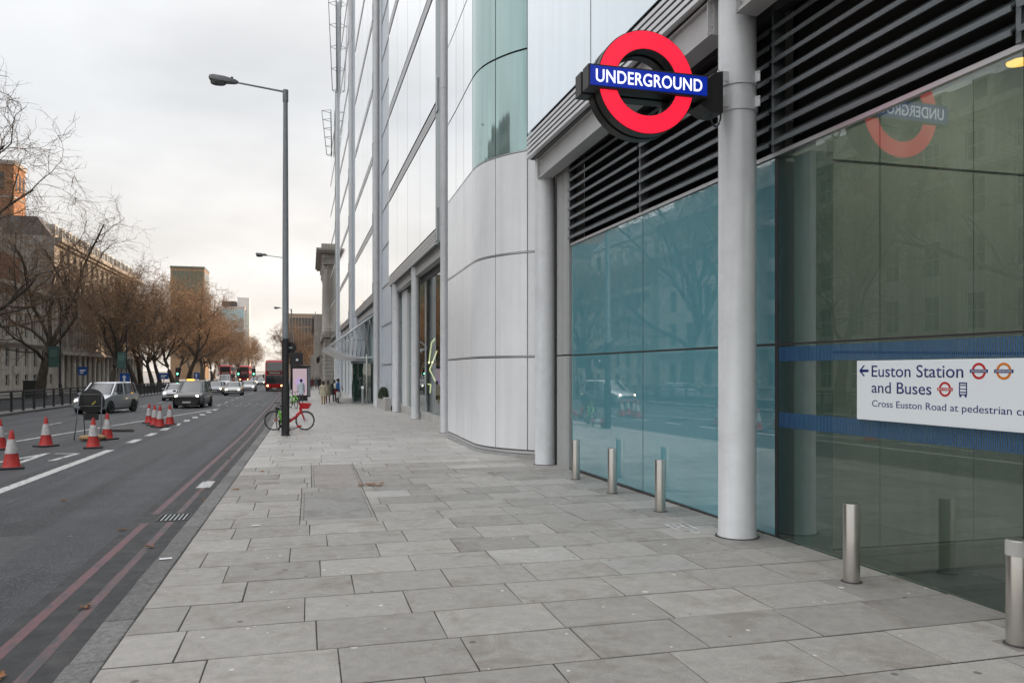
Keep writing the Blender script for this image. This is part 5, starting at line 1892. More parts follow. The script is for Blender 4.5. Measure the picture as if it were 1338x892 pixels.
person('person in beige coat and mustard trousers walking away', at(422.5, 55.5), 0.05, 'walk', C_BEIGE, C_MUST, C_BLK, H_BRN, 1.64, coat=C_BEIGE, longhair=True)
person('person in olive coat walking close beside the beige coat', at(428.5, 57.5), 0.0, 'walk2', C_OLIVE, C_WINE, C_BLK, H_BRN, 1.66, coat=C_OLIVE, longhair=True)
pb = at(441.5, 58.0)
person('person in blue jacket with white rucksack standing by the canopy', pb, R_(-75), 'stand', C_BLUE, C_BLK, C_BLK, H_BLK, 1.78, coat=None, rucksack=C_WHT, skin=M_SKIND)
bag('white carrier bag held by the person in blue', (pb[0] + 0.05, pb[1] - 0.28, pb[2] + 0.42), C_WHT, 1.05, 0.5)
bag('small red bag held by the person in blue, above the white one', (pb[0] - 0.12, pb[1] - 0.26, pb[2] + 0.70), C_RED, 0.6, 0.2)
person('person in black walking just behind the blue jacket', at(436.8, 60.0), 0.1, 'walk', C_BLK, C_BLK, C_BLK, H_BRN, 1.68, coat=C_BLK, longhair=True)
person('person in pale blue top standing before the pink advertising panel', at(393.5, 60.5), 0.1, 'stand', C_PALE, C_GREY, C_BLK, H_BLK, 1.74, coat=C_PALE)
for i, (px, y_, top, po, lb) in enumerate(((404.5, 118, C_GREY, 'walk', 'distant person in grey, leftmost of the far group on the pavement'), (408.0, 112, C_WINE, 'walk2', 'distant person in dark red, second from left in the far group'),
                                          (413.0, 120, C_GREY, 'walk', 'distant person in charcoal, second from right in the far group'), (417.2, 110, C_BLK, 'walk2', 'distant person in black, rightmost of the far group on the pavement'))):
    person(lb, at(px, y_), math.pi if i % 2 else 0, po, top, C_BLK, C_BLK, H_BLK, 1.78, coat=top)

# ================================================================== VEHICLES (all face the viewer, front towards -Y)
M_CGL = mat('car_glass', (0.035, 0.042, 0.05), rough=0.05, spec=1.0, metal=0.15, coat=1.0)
M_HL = mat('headlamp_lit', (0.9, 0.9, 0.85), rough=0.2, emis=(1.0, 0.86, 0.60), estr=9.0)
M_IND = mat('indicator_lit', (0.9, 0.4, 0.05), rough=0.2, emis=(1.0, 0.38, 0.05), estr=5.0)
M_TRIM = mat('black_trim', (0.02, 0.02, 0.021), rough=0.5)
M_PLATE = mat('number_plate', (0.62, 0.62, 0.58), rough=0.4)


def paint(name, c, metal=0.3):
    return mat('paint_' + name, c, rough=0.28, metal=metal, coat=0.7, var=0.04, vscale=1.5)


def tyre_me(r, wd):
    t_ = MB().lathe([(r * 0.62, -wd / 2), (r * 0.93, -wd / 2), (r, -wd * 0.36), (r, wd * 0.36), (r * 0.93, wd / 2), (r * 0.62, wd / 2)], (0, 0, 0), 26, axis='x').mesh('tyre', M_TYRE)
    q = MB().lathe([(0.0, -wd * 0.51), (r * 0.14, -wd * 0.53), (r * 0.2, -wd * 0.42), (r * 0.5, -wd * 0.45), (r * 0.60, -wd * 0.52), (r * 0.63, -wd * 0.52), (r * 0.63, wd * 0.52), (r * 0.5, wd * 0.45), (r * 0.2, wd * 0.42), (0, wd * 0.5)], (0, 0, 0), 20, axis='x').mesh('rim', M_RIM)
    return t_, q


TY = {0.32: tyre_me(0.32, 0.21), 0.36: tyre_me(0.36, 0.22), 0.48: tyre_me(0.48, 0.28)}


def car(label, loc, rz, pm, L_=4.3, W_=1.78, H_=1.48, belt=0.95, hood=0.88, kind='car', cowl=1.15, rear=0.25, nose=0.6, lights=True, ind=False, lab_cat='car'):
    t_ = thing(kind, label, lab_cat, loc, rz)
    hw = W_ / 2
    f0 = -L_ / 2

    def rg(y_, w_, zb_, zs, zt_):
        h = [(-w_ * 0.86, zb_), (-w_ * 0.98, zb_ + 0.10), (-w_, (zb_ + zs) / 2 + 0.05), (-w_ * 0.97, zs), (-w_ * 0.80, zt_), (-w_ * 0.35, zt_ + 0.02)]
        h = h + [(-x, z) for x, z in h[::-1]]
        return [(x, y_, z) for x, z in h]
    st = [rg(f0, hw * 0.80, 0.32, nose - 0.06, nose), rg(f0 + 0.10, hw * 0.93, 0.22, nose + 0.06, nose + 0.12), rg(f0 + 0.45, hw * 0.99, 0.19, hood - 0.10, hood - 0.03),
          rg(f0 + cowl, hw, 0.19, belt - 0.05, hood + 0.07), rg(0, hw, 0.19, belt, belt + 0.03), rg(L_ / 2 - 0.5, hw, 0.2, belt + 0.02, belt + 0.04),
          rg(L_ / 2 - 0.10, hw * 0.95, 0.25, belt, belt + 0.02), rg(L_ / 2, hw * 0.85, 0.36, belt - 0.12, belt - 0.08)]
    MB().loft(st, smooth=True).build('body', pm, t_)

    def cab(z, yf, yr, w_, n=20, ex=0.35):
        yc, hy_ = (yf + yr) / 2, (yr - yf) / 2
        r_ = []
        for k in range(n):
            a = 2 * math.pi * k / n
            c, s = math.cos(a), math.sin(a)
            r_.append((w_ * math.copysign(abs(c) ** ex, c), yc + hy_ * math.copysign(abs(s) ** ex, s), z))
        return r_
    yf, yr = f0 + cowl - 0.02, L_ / 2 - rear
    slope = (H_ - belt)
    r0 = cab(belt - 0.02, yf, yr, hw * 0.93); r1 = cab(H_ - 0.07, yf + slope * 1.15, yr - slope * 0.45, hw * 0.76)
    MB().loft([r0, r1], smooth=True).build('windows', M_CGL, t_)
    MB().loft([cab(H_ - 0.075, yf + slope * 1.12, yr - slope * 0.43, hw * 0.775), cab(H_ - 0.02, yf + slope * 1.22, yr - slope * 0.5, hw * 0.72), cab(H_, yf + slope * 1.5, yr - slope * 0.75, hw * 0.5)], smooth=True).build('roof', pm, t_)
    for s in (-1, 1):
        for (ya, yb) in ((yf + 0.10, yf + slope * 1.22), (yr - 0.12, yr - slope * 0.5), ((yf + yr) / 2 - 0.1, (yf + yr) / 2 + 0.05)):
            MB().bar((s * hw * 0.925, ya, belt - 0.02), (s * hw * 0.765, yb, H_ - 0.06), 0.06, 0.07, up=(1, 0, 0)).build('pillar', pm, t_)
        # lamps, mirrors, wheels
        MB().lathe([(0.0, -0.05), (0.075, -0.045), (0.10, 0.0), (0.10, 0.06)], (s * hw * 0.70, f0 + 0.08, nose + 0.03), 14, axis='y').build('headlight', M_HL if lights else M_CGL, t_)
        MB().box(s * hw * 0.86 - 0.04, s * hw * 0.86 + 0.04, f0 + 0.10, f0 + 0.2, nose - 0.02, nose + 0.07).build('indicator', M_IND if ind else M_TRIM, t_)
        MB().box(s * (hw + 0.12) - 0.09, s * (hw + 0.12) + 0.09, f0 + cowl + 0.15, f0 + cowl + 0.27, belt, belt + 0.13).build('mirror', pm, t_, bevel=0.03)
        rr = 0.36 if H_ > 1.6 else 0.32
        for y_ in (f0 + 0.85, L_ / 2 - 0.85):
            w_ = inst(TY[rr][0], 'wheel', t_, (s * (hw - 0.085), y_, rr))
            inst(TY[rr][1], 'rim', w_)
            MB().lathe([(rr + 0.045, -0.03), (rr + 0.045, 0.004)], (s * hw, y_, rr), 20, axis='x').build('wheel_arch', M_TRIM, t_)
    MB().box(-hw * 0.5, hw * 0.5, f0 - 0.012, f0 + 0.04, nose - 0.12, nose + 0.0).build('grille', M_TRIM, t_, bevel=0.01)
    MB().box(-hw * 0.72, hw * 0.72, f0 - 0.02, f0 + 0.12, 0.24, 0.36).build('lower_intake', M_TRIM, t_, bevel=0.02)
    MB().box(-0.26, 0.26, f0 - 0.03, f0 - 0.02, 0.38, 0.49).build('number_plate', M_PLATE, t_)
    return t_


def rp_(px, y_, dz=-0.12):
    x, yy, z = at(px, y_)
    return (x, yy, z + dz)


SILV = paint('silver', (0.55, 0.57, 0.60), 0.6); BLACKP = paint('black', (0.012, 0.013, 0.016), 0.0); WHITEP = paint('white', (0.62, 0.64, 0.66), 0.0)
GREYC = paint('grey', (0.20, 0.21, 0.23), 0.5); DRED = paint('dark_red', (0.16, 0.02, 0.02), 0.2); BEIGES = paint('champagne', (0.42, 0.42, 0.41), 0.5)
car('silver people carrier with lit headlights behind the round sign', (-11.6, 50.6, zg(50) - 0.12), R_(-14), SILV, 4.5, 1.85, 1.80, 1.05, 1.0, 'people_carrier', 0.95, 0.15, 0.72)
tx = car('black taxi cab with lit headlights and orange roof sign', (-7.75, 57.5, zg(60) - 0.12), R_(-3), BLACKP, 4.6, 1.85, 1.86, 1.08, 1.02, 'taxi', 1.2, 0.15, 0.78, lab_cat='taxi')
MB().box(-0.24, 0.24, -1.05, -0.92, 1.83, 1.96).build('roof_sign', mat('taxi_sign', (0.9, 0.45, 0.05), emis=(1.0, 0.45, 0.08), estr=1.6), tx, bevel=0.03)
car('white saloon car half hidden behind the black taxi', rp_(232, 74), R_(-2), WHITEP, 4.5, 1.82, 1.50)
car('grey car with orange light right behind the black taxi', rp_(283, 96), 0, GREYC, 4.3, 1.8, 1.5, ind=True)
car('silver hatchback with lit headlights in the middle of the road', rp_(306, 90), 0, BEIGES, 4.2, 1.78, 1.50)
car('white estate car behind the silver hatchback, nearest the bus', rp_(325.5, 112), 0, WHITEP, 4.5, 1.8, 1.48, ind=True)
car('grey car just left of the far red double-decker bus', rp_(341, 170), 0, GREYC, 4.3, 1.8, 1.5)
car('dark red car far down the road among the traffic lights', rp_(331, 185), 0, DRED, 4.3, 1.8, 1.5)
wv_ = car('white delivery van before the far left red bus', rp_(294, 150), 0, WHITEP, 5.2, 2.0, 2.35, 1.3, 1.2, 'delivery_van', 0.9, 0.05, 0.8, lab_cat='van')
car('pale car on the opposite carriageway beyond the railing at the left edge', (-22.6, 60.5, zg(60) - 0.12), math.pi, WHITEP, 4.5, 1.8, 1.5, lights=False)

M_BUSR = paint('bus_red', (0.55, 0.014, 0.016), 0.0)
M_BLIND = mat('destination_blind', (0.01, 0.01, 0.01), rough=0.3)


def bus(label, loc, rz, L_=10.6):
    t_ = thing('double_decker_bus', label, 'bus', loc, rz, 'red double-decker buses')
    hw = 1.27
    H_ = 4.38
    f0 = -L_ / 2

    def rr(z, ins=0.0, top=0.0):
        r_ = []
        for (cx_, cy_, a0) in ((hw - 0.3, L_ / 2 - 0.2, 0), (-hw + 0.3, L_ / 2 - 0.2, 90), (-hw + 0.3, f0 + 0.3, 180), (hw - 0.3, f0 + 0.3, 270)):
            for k in range(5):
                a = R_(a0 + 22.5 * k)
                rad = 0.30 - ins * 0.5
                r_.append((cx_ * (1 - ins * 0.3) + rad * math.cos(a), cy_ + rad * math.sin(a) + (top if cy_ < 0 else 0), z))
        return r_
    MB().loft([rr(0.30, 0.1), rr(0.42), rr(2.2), rr(2.5, 0.0, 0.03), rr(4.05, 0.04, 0.12), rr(4.28, 0.18, 0.2), rr(H_, 0.6, 0.5)], smooth=True).build('body', M_BUSR, t_)
    y0 = f0 - 0.012
    MB().hexa([(-1.12, y0, 1.05), (1.12, y0, 1.05), (1.12, y0 + 0.05, 1.05), (-1.12, y0 + 0.05, 1.05), (-1.12, y0, 2.25), (1.12, y0, 2.25), (1.12, y0 + 0.05, 2.25), (-1.12, y0 + 0.05, 2.25)]).build('lower_windscreen', M_CGL, t_, bevel=0.02)
    MB().hexa([(-1.14, y0 + 0.02, 2.86), (1.14, y0 + 0.02, 2.86), (1.14, y0 + 0.3, 2.86), (-1.14, y0 + 0.3, 2.86), (-1.08, y0 + 0.10, 4.0), (1.08, y0 + 0.10, 4.0), (1.08, y0 + 0.3, 4.0), (-1.08, y0 + 0.3, 4.0)]).build('upper_windscreen', M_CGL, t_, bevel=0.02)
    MB().box(-0.95, 0.95, y0 - 0.005, y0 + 0.06, 2.34, 2.74).build('destination_panel', M_BLIND, t_, bevel=0.02)
    MB().box(-0.75, 0.75, y0 - 0.010, y0 - 0.004, 2.44, 2.64).build('blind_text_strip', mat('blind_strip', (0.35, 0.35, 0.30), rough=0.6), t_)
    MB().box(-1.15, 1.15, f0 - 0.05, f0 + 0.25, 0.28, 0.50).build('bumper', M_TRIM, t_, bevel=0.04)
    MB().box(-0.27, 0.27, f0 - 0.06, f0 - 0.05, 0.36, 0.47).build('number_plate', M_PLATE, t_)
    for s in (-1, 1):
        MB().lathe([(0, -0.04), (0.10, -0.03), (0.14, 0.03), (0.14, 0.1)], (s * 0.92, f0 - 0.01, 0.80), 16, axis='y').build('headlight', mat('bus_headlamp', (0.9, 0.6, 0.3), emis=(1.0, 0.55, 0.20), estr=6.0), t_)
        MB().bar((s * 1.2, f0 + 0.05, 2.5), (s * 1.42, f0 - 0.25, 2.35), 0.04, 0.04).box(s * 1.44 - 0.1, s * 1.44 + 0.1, f0 - 0.3, f0 - 0.2, 1.85, 2.3).build('mirror', M_TRIM, t_)
        for k in range(5):
            y_ = f0 + 0.9 + k * 1.9
            MB().box(s * hw - 0.012, s * hw + 0.012, y_, y_ + 1.75, 1.25, 2.2).build('lower_window', M_CGL, t_)
            MB().box(s * hw * 0.99 - 0.015, s * hw * 0.99 + 0.015, y_ - 0.4, y_ + 1.35, 3.0, 3.85).build('upper_window', M_CGL, t_)
        for y_ in (f0 + 2.3, L_ / 2 - 2.4):
            w_ = inst(TY[0.48][0], 'wheel', t_, (s * (hw - 0.14), y_, 0.48))
            inst(TY[0.48][1], 'rim', w_)
    return t_


b1 = bus('red double-decker bus with lit headlights coming along the right kerb', rp_(361, 117), 0)
q = dup(b1, rp_(297, 195), 0, 'far red double-decker bus behind the white van')
q = dup(b1, rp_(321, 215), 0, 'farthest red double-decker bus between the traffic lights')

# ================================================================== BUILDINGS ACROSS AND ALONG THE STREET
M_PORT = mat('portland_stone', (0.50, 0.47, 0.42), rough=0.8, var=0.12, vscale=0.6, stain=0.5, sscale=0.25, staincol=(0.27, 0.25, 0.22), streak=0.25)
M_PORTD = mat('sooty_stone', (0.33, 0.305, 0.275), rough=0.85, var=0.15, vscale=0.5, stain=0.5, sscale=0.3, streak=0.3)
M_BRICK = mat('red_brown_brick', (0.20, 0.095, 0.06), rough=0.85, var=0.2, vscale=1.5, streak=0.15)
M_ROOF = mat('slate_roof', (0.12, 0.115, 0.115), rough=0.6, var=0.2, vscale=1)
M_WGL = mat('far_window_glass', (0.03, 0.035, 0.04), rough=0.08, spec=0.7)
M_WFR = mat('white_window_frame', (0.50, 0.49, 0.47), rough=0.6)


def wall(b, O, U, Nn, length, z0, z1, ops, depth=0.3):
    """wall sheet with real openings: O plan origin, U along, Nn outward; ops (u0,u1,z0,z1)"""
    us = sorted({0.0, length} | {o[0] for o in ops} | {o[1] for o in ops})
    zs = sorted({z0, z1} | {o[2] for o in ops} | {o[3] for o in ops})

    def Q(u, w_, z):
        return (O[0] + U[0] * u + Nn[0] * w_, O[1] + U[1] * u + Nn[1] * w_, z)
    for ua, ub_ in zip(us[:-1], us[1:]):
        for za, zb_ in zip(zs[:-1], zs[1:]):
            um, zm_ = (ua + ub_) / 2, (za + zb_) / 2
            if any(o[0] < um < o[1] and o[2] < zm_ < o[3] for o in ops):
                continue
            b.quad(Q(ua, 0, za), Q(ub_, 0, za), Q(ub_, 0, zb_), Q(ua, 0, zb_))
    for (a, c, d_, e) in ops:
        b.quad(Q(a, 0, d_), Q(a, -depth, d_), Q(a, -depth, e), Q(a, 0, e))
        b.quad(Q(c, 0, d_), Q(c, -depth, d_), Q(c, -depth, e), Q(c, 0, e))
        b.quad(Q(a, 0, d_), Q(c, 0, d_), Q(c, -depth, d_), Q(a, -depth, d_))
        b.quad(Q(a, 0, e), Q(c, 0, e), Q(c, -depth, e), Q(a, -depth, e))
    return b


WMESH = {}


def win_mesh(w_, h_, bars=(1, 2)):
    key = (round(w_, 2), round(h_, 2), bars)
    if key not in WMESH:
        p = MB().box(0, w_, -0.02, 0.0, 0, h_).mesh('window', M_WGL)
        f = MB()
        t_ = 0.07
        f.box(0, t_, -0.05, 0.03, 0, h_).box(w_ - t_, w_, -0.05, 0.03, 0, h_).box(t_, w_ - t_, -0.05, 0.03, 0, t_).box(t_, w_ - t_, -0.05, 0.03, h_ - t_, h_)
        for k in range(1, bars[1]):
            f.box(t_, w_ - t_, -0.04, 0.02, h_ * k / bars[1] - 0.03, h_ * k / bars[1] + 0.03)
        for k in range(1, bars[0]):
            f.box(w_ * k / bars[0] - 0.025, w_ * k / bars[0] + 0.025, -0.03, 0.01, t_, h_ - t_)
        WMESH[key] = (p, f.mesh('frame', M_WFR))
    return WMESH[key]


def windows(root, O, U, Nn, ops, depth=0.3, bars=(2, 2), sill=True, msill=None):
    """each window a part with its frame and sill"""
    off = Vector(ROOT[root].translation)
    ang = math.atan2(U[1], U[0])
    # the window mesh's -Y side must look outwards
    for (a, c, d_, e) in ops:
        w_, h_ = c - a, e - d_
        g_, f_ = win_mesh(w_, h_, bars)
        pos = Vector((O[0] + U[0] * a - Nn[0] * (depth - 0.06), O[1] + U[1] * a - Nn[1] * (depth - 0.06), d_)) - off
        o = inst(g_, 'window', root, pos, (0, 0, ang))
        inst(f_, 'frame', o)


def rows_ops(length, n, w_, levels, margin=1.5):
    pitch = (length - 2 * margin) / n
    r_ = []
    for (z0, h_) in levels:
        for k in range(n):
            c = margin + pitch * (k + 0.5)
            r_.append((c - w_ / 2, c + w_ / 2, z0, z0 + h_))
    return r_


def cbox(root, O, U, Nn, u0, u1, w0, w1, z0, z1, name, m):
    b = MB()

    def Q(u, w_, z):
        return (O[0] + U[0] * u + Nn[0] * w_, O[1] + U[1] * u + Nn[1] * w_, z)
    b.hexa([Q(u0, w0, z0), Q(u1, w0, z0), Q(u1, w1, z0), Q(u0, w1, z0), Q(u0, w0, z1), Q(u1, w0, z1), Q(u1, w1, z1), Q(u0, w1, z1)])
    return b.build(name, m, root, world=True)


# street side faces +X on the left, so U runs along +Y and the outward normal is +X
UY, NX = (0, 1), (1, 0)
UX, NY = (1, 0), (0, -1)


def left_block(name, label, x, y0, y1, ztop, levels, n, w_, m, cornices, colonnade=None, bars=(2, 2), mansard=0, end=True, rustic=False):
    z0 = zg(y0) - 0.3
    root = thing(name, label, 'building', (x, y0, z0))
    O = (x, y0)
    ops = rows_ops(y1 - y0, n, w_, levels)
    b = wall(MB(), O, UY, NX, y1 - y0, z0, ztop, ops)
    b.build('street_wall', m, root, world=True)
    windows(root, O, UY, NX, ops, bars=bars)
    # flank towards the viewer, roof and back
    for yy in (y0, y1):
        MB().quad((x, yy, z0), (x - 16, yy, z0), (x - 16, yy, ztop), (x, yy, ztop)).build('flank_wall', m, root, world=True)
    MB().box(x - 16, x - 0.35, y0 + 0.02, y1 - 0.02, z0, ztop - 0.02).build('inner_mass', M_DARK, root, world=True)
    for (zc, hh, pr_) in cornices:
        cbox(root, O, UY, NX, -0.2, y1 - y0 + 0.2, 0.004, pr_, zc, zc + hh, 'cornice', m)
        cbox(root, O, UY, NX, -0.2, y1 - y0 + 0.2, 0.004, pr_ * 0.55, zc - hh * 0.6, zc - 0.005, 'cornice', m)
    if mansard:
        mb_ = MB()
        mb_.hexa([(x - 15, y0 + .3, ztop), (x - 0.4, y0 + .3, ztop), (x - 0.4, y1 - .3, ztop), (x - 15, y1 - .3, ztop), (x - 12, y0 + .3, ztop + mansard), (x - 2.2, y0 + .3, ztop + mansard), (x - 2.2, y1 - .3, ztop + mansard), (x - 12, y1 - .3, ztop + mansard)])
        rf = mb_.build('roof', M_ROOF, root, world=True)
        nd = n
        for k in range(nd):
            c = y0 + 1.5 + (y1 - y0 - 3) / nd * (k + 0.5)
            MB().box(x - 2.2, x - 0.55, c - 0.7, c + 0.7, ztop + 0.3, ztop + 2.0).build('dormer', M_PORT, rf, world=True)
            MB().box(x - 0.56, x - 0.53, c - 0.45, c + 0.45, ztop + 0.6, ztop + 1.8).build('dormer_window', M_WGL, rf, world=True)
    return root, O


z_ = zg(100)
# the white stone building at the left edge
r1, O1 = left_block('stone_building', 'pale stone building with plain windows at the left edge of the picture', -33.0, 84.0, 117.6, 12.3,
                    [(0.3, 1.3), (2.5, 2.2), (6.0, 3.0), (9.8, 1.7)], 10, 1.15, M_PORT, [(5.2, 0.35, 0.35), (11.6, 0.5, 0.7)])
for k in range(11):
    cbox(r1, O1, UY, NX, 1.5 + k * 3.06 - 0.25, 1.5 + k * 3.06 + 0.25, 0.004, 0.16, 5.6, 11.2, 'pilaster', M_PORT)
# the long sooty building with the colonnade
r2, O2 = left_block('colonnaded_building', 'long sooty stone building with a pale ground floor colonnade behind the bare trees', -33.6, 118.0, 172.0, 20.4,
                    [(5.6, 3.0), (9.8, 2.4), (13.2, 2.3), (16.6, 2.2)], 16, 1.4, M_PORTD, [(4.7, 0.4, 0.8), (12.5, 0.3, 0.5), (16.0, 0.25, 0.4), (19.6, 0.6, 1.0)], mansard=2.6)
for k in range(20):
    yy = 118.9 + k * 2.75
    MB().lathe([(0.42, 0), (0.42, 0.2), (0.34, 0.3), (0.32, 4.0), (0.29, 5.0), (0.40, 5.15), (0.40, 5.4)], (-32.95, yy, zg(130) - 0.2), 14).build('colonnade_column', M_PORT, r2, world=True)
cbox(r2, O2, UY, NX, -0.1, 54.0, 0.004, 1.1, 4.25, 4.68, 'colonnade_beam', M_PORT)
MB().box(-33.8, -33.58, 118.2, 171.8, zg(130) - 0.2, 4.2).build('colonnade_back_wall', M_PORTD, r2, world=True)  # plain rear wall of the colonnade, in the building's own stone
for k in range(17):
    yy = 119.5 + 1.5 + k * 3.1
    cbox(r2, O2, UY, NX, 1.5 + (51 / 16.0) * k - 0.3, 1.5 + (51 / 16.0) * k + 0.3, 0.004, 0.3, 5.4, 15.6, 'pilaster', M_PORTD)
# the brick mass and chimney tower behind the white building
bt = thing('brick_block', 'red brown brick block rising behind the pale stone building', 'building', (-40, 95, zg(95)))
opsb = rows_ops(30, 7, 1.3, [(13.2, 1.9)], 1.2)
wall(MB(), (-36.5, 84), UY, NX, 30, 0, 16.6, opsb).build('wall', M_BRICK, bt, world=True)
windows(bt, (-36.5, 84), UY, NX, opsb)
MB().box(-50, -36.9, 84.05, 114, 0, 16.5).build('rear_wall', M_BRICK, bt, world=True)
MB().box(-50, -38.2, 86, 113, 16.6, 20.6).build('attic_wall', M_PORT, bt, world=True)
for k in range(7):
    MB().box(-38.198, -38.15, 87.5 + k * 3.7, 88.9 + k * 3.7, 17.4, 19.6).build('attic_window', M_WGL, bt, world=True)
mb_ = MB().hexa([(-50, 86, 20.6), (-38, 86, 20.6), (-38, 113, 20.6), (-50, 113, 20.6), (-48, 88, 23.6), (-40.5, 88, 23.6), (-40.5, 111, 23.6), (-48, 111, 23.6)])
mb_.build('roof', M_ROOF, bt, world=True)
bw = thing('brick_tower', 'square brown brick tower catching orange sunlight above the left roofs', 'tower', (-43, 125, zg(125)))
for (a, c, d_, e, z0, z1, nm, m) in ((-47, -40, 122.6, 127.2, 0, 30.8, 'shaft', mat('tower_brick', (0.30, 0.15, 0.08), rough=0.85, var=0.2, vscale=1.2)), (-47.2, -39.8, 122.4, 127.4, 30.805, 31.4, 'coping', M_PORTD), (-47.1, -39.9, 122.5, 127.3, 26.2, 26.5, 'string_course', M_PORTD)):
    MB().box(a, c, d_, e, z0, z1).build(nm, m, bw, world=True)
for k in range(3):
    MB().box(-39.998, -39.95, 123.3 + k * 1.4, 123.9 + k * 1.4, 27.4, 29.8).build('slit_window', M_WGL, bw, world=True)
    MB().box(-46.2 + k * 2.1, -45.4 + k * 2.1, 122.55, 122.598, 27.4, 29.8).build('slit_window', M_WGL, bw, world=True)
# stone block nearer on the same side, met in the glass reflections
r0, O0 = left_block('reflected_stone_building', 'stone building across the street seen mirrored in the station glass', -33.0, 22.0, 82.0, 19.5,
                    [(0.6, 2.4), (4.8, 2.5), (8.6, 2.5), (12.4, 2.5), (16.0, 2.0)], 16, 1.5, M_PORT, [(4.0, 0.35, 0.5), (15.3, 0.3, 0.5), (18.8, 0.5, 0.9)], mansard=2.5)

# ---- further buildings down the street
M_BRNZ = mat('bronze_glass', (0.10, 0.105, 0.07), rough=0.12, metal=0.3, spec=0.8)
M_TEAN = mat('tan_stone', (0.40, 0.30, 0.22), rough=0.8)


def tower(name, label, x0, x1, y0, y1, zt_, nx, nyy, nz, zlow, mg, mf, mtop, flank=True):
    root = thing(name, label, 'building', ((x0 + x1) / 2, y0, -1))
    MB().box(x0, x1, y0, y1, -1, zt_).build('frame_mass', mf, root, world=True)
    hz_ = (zt_ - 0.8 - zlow) / nz
    wx = (x1 - x0 - 0.8) / nx
    wy_ = (y1 - y0 - 0.8) / nyy
    for j in range(nz):
        za = zlow + hz_ * j
        for k in range(nx):
            MB().box(x0 + 0.4 + wx * k + 0.1, x0 + 0.4 + wx * (k + 1) - 0.1, y0 - 0.05, y0 - 0.003, za + 0.12, za + hz_ - 0.12).build('window_panel', mg, root, world=True)
        for k in range(nyy):
            MB().box(x1 + 0.003, x1 + 0.05, y0 + 0.4 + wy_ * k + 0.1, y0 + 0.4 + wy_ * (k + 1) - 0.1, za + 0.12, za + hz_ - 0.12).build('window_panel', mg, root, world=True)
    MB().box(x0 - 0.15, x1 + 0.15, y0 - 0.15, y1 + 0.15, zt_ + 0.003, zt_ + 0.7).build('parapet', mtop, root, world=True)
    return root


t1 = tower('bronze_office_tower', 'dark bronze glass office tower rising behind the trees on the left', -45.6, -34.8, 284, 297, 36.9, 7, 6, 5, 18, M_BRNZ, mat('bronze_frame', (0.26, 0.17, 0.10), rough=0.5), M_BRNZ)
M_CYAN = mat('pale_cyan_glass', (0.30, 0.44, 0.48), rough=0.08, metal=0.3, spec=0.8)
t2 = tower('glass_office_tower', 'pale office tower with blue glass top beyond the far trees', -46.5, -32.5, 425, 440, 34.5, 3, 3, 5, 10, M_CYAN, mat('pale_concrete', (0.50, 0.46, 0.42), rough=0.7), mat('pale_concrete', (0, 0, 0)))
MB().box(-44, -37, 428, 436, 35.3, 38.2).build('plant_room', mat('dark_plant', (0.06, 0.055, 0.06), rough=0.6), t2, world=True)
MB().box(-36.5, -30.5, 431, 440, -1, 40.5).build('stair_core', mat('white_render', (0.66, 0.64, 0.62), rough=0.7), t2, world=True)
t3 = tower('far_office_block', 'low pale office block with rows of windows far behind the right pavement trees', -8.0, 7.0, 320, 345, 24.0, 12, 6, 4, 8, M_WGL, M_TEAN, mat('tan_parapet', (0.35, 0.28, 0.22), rough=0.8))
t4 = tower('brown_block', 'small brown block at the far end of the street beside the bus', -16.5, -11.0, 500, 520, 19.0, 4, 4, 4, 3, M_WGL, mat('dusty_brown', (0.22, 0.17, 0.14), rough=0.8), M_TEAN)

# ---- the classical stone building beyond the glass office block
cb = thing('classical_stone_building', 'classical stone building with giant columns beyond the glass office block', 'building', (4.0, 132, zg(132)))
CX = 2.9
M_CST = mat('classical_stone', (0.46, 0.43, 0.39), rough=0.8, var=0.12, vscale=0.8, stain=0.45, sscale=0.3, staincol=(0.25, 0.23, 0.21), streak=0.25)
MB().box(CX + 0.6, 20, 127.2, 150, -1.2, 19.2).build('wall_mass', M_CST, cb, world=True)
# rusticated base as courses of stone
for k in range(14):
    MB().box(CX - 0.5 + 0.03 * (k % 2), 20.0, 126.8, 150.2, -1.15 + 0.6 * k, -1.15 + 0.6 * k + 0.55).build('stone_course', M_CST, cb, world=True)
for (x0, z0, z1, pr_) in ((CX - 0.9, 7.3, 7.8, 0), (CX - 0.6, 7.82, 8.3, 0)):
    MB().box(x0, 20.05, 126.5, 150.4, z0, z1).build('string_course', M_CST, cb, world=True)
for k in range(5):
    yy = 128.6 + k * 4.6
    xx = CX + 0.15
    MB().lathe([(0.98, 0), (0.98, 0.25), (0.86, 0.4), (0.92, 0.55), (0.80, 0.7), (0.78, 4), (0.70, 9.6), (0.78, 9.75), (0.72, 9.9), (0.95, 10.4), (0.95, 10.7)], (xx, yy, 8.3), 22).build('giant_column', M_CST, cb, world=True)
for (o_, z0, z1) in ((0.0, 19.0, 20.0), (-0.15, 20.003, 20.8), (-0.75, 20.803, 21.1), (-1.0, 21.103, 21.5), (-0.2, 21.503, 22.3)):
    MB().box(CX - 0.95 + o_ + 0.15, 20.1 - o_, 127.4 + o_, 150.3 - o_, z0, z1).build('entablature', M_CST, cb, world=True)
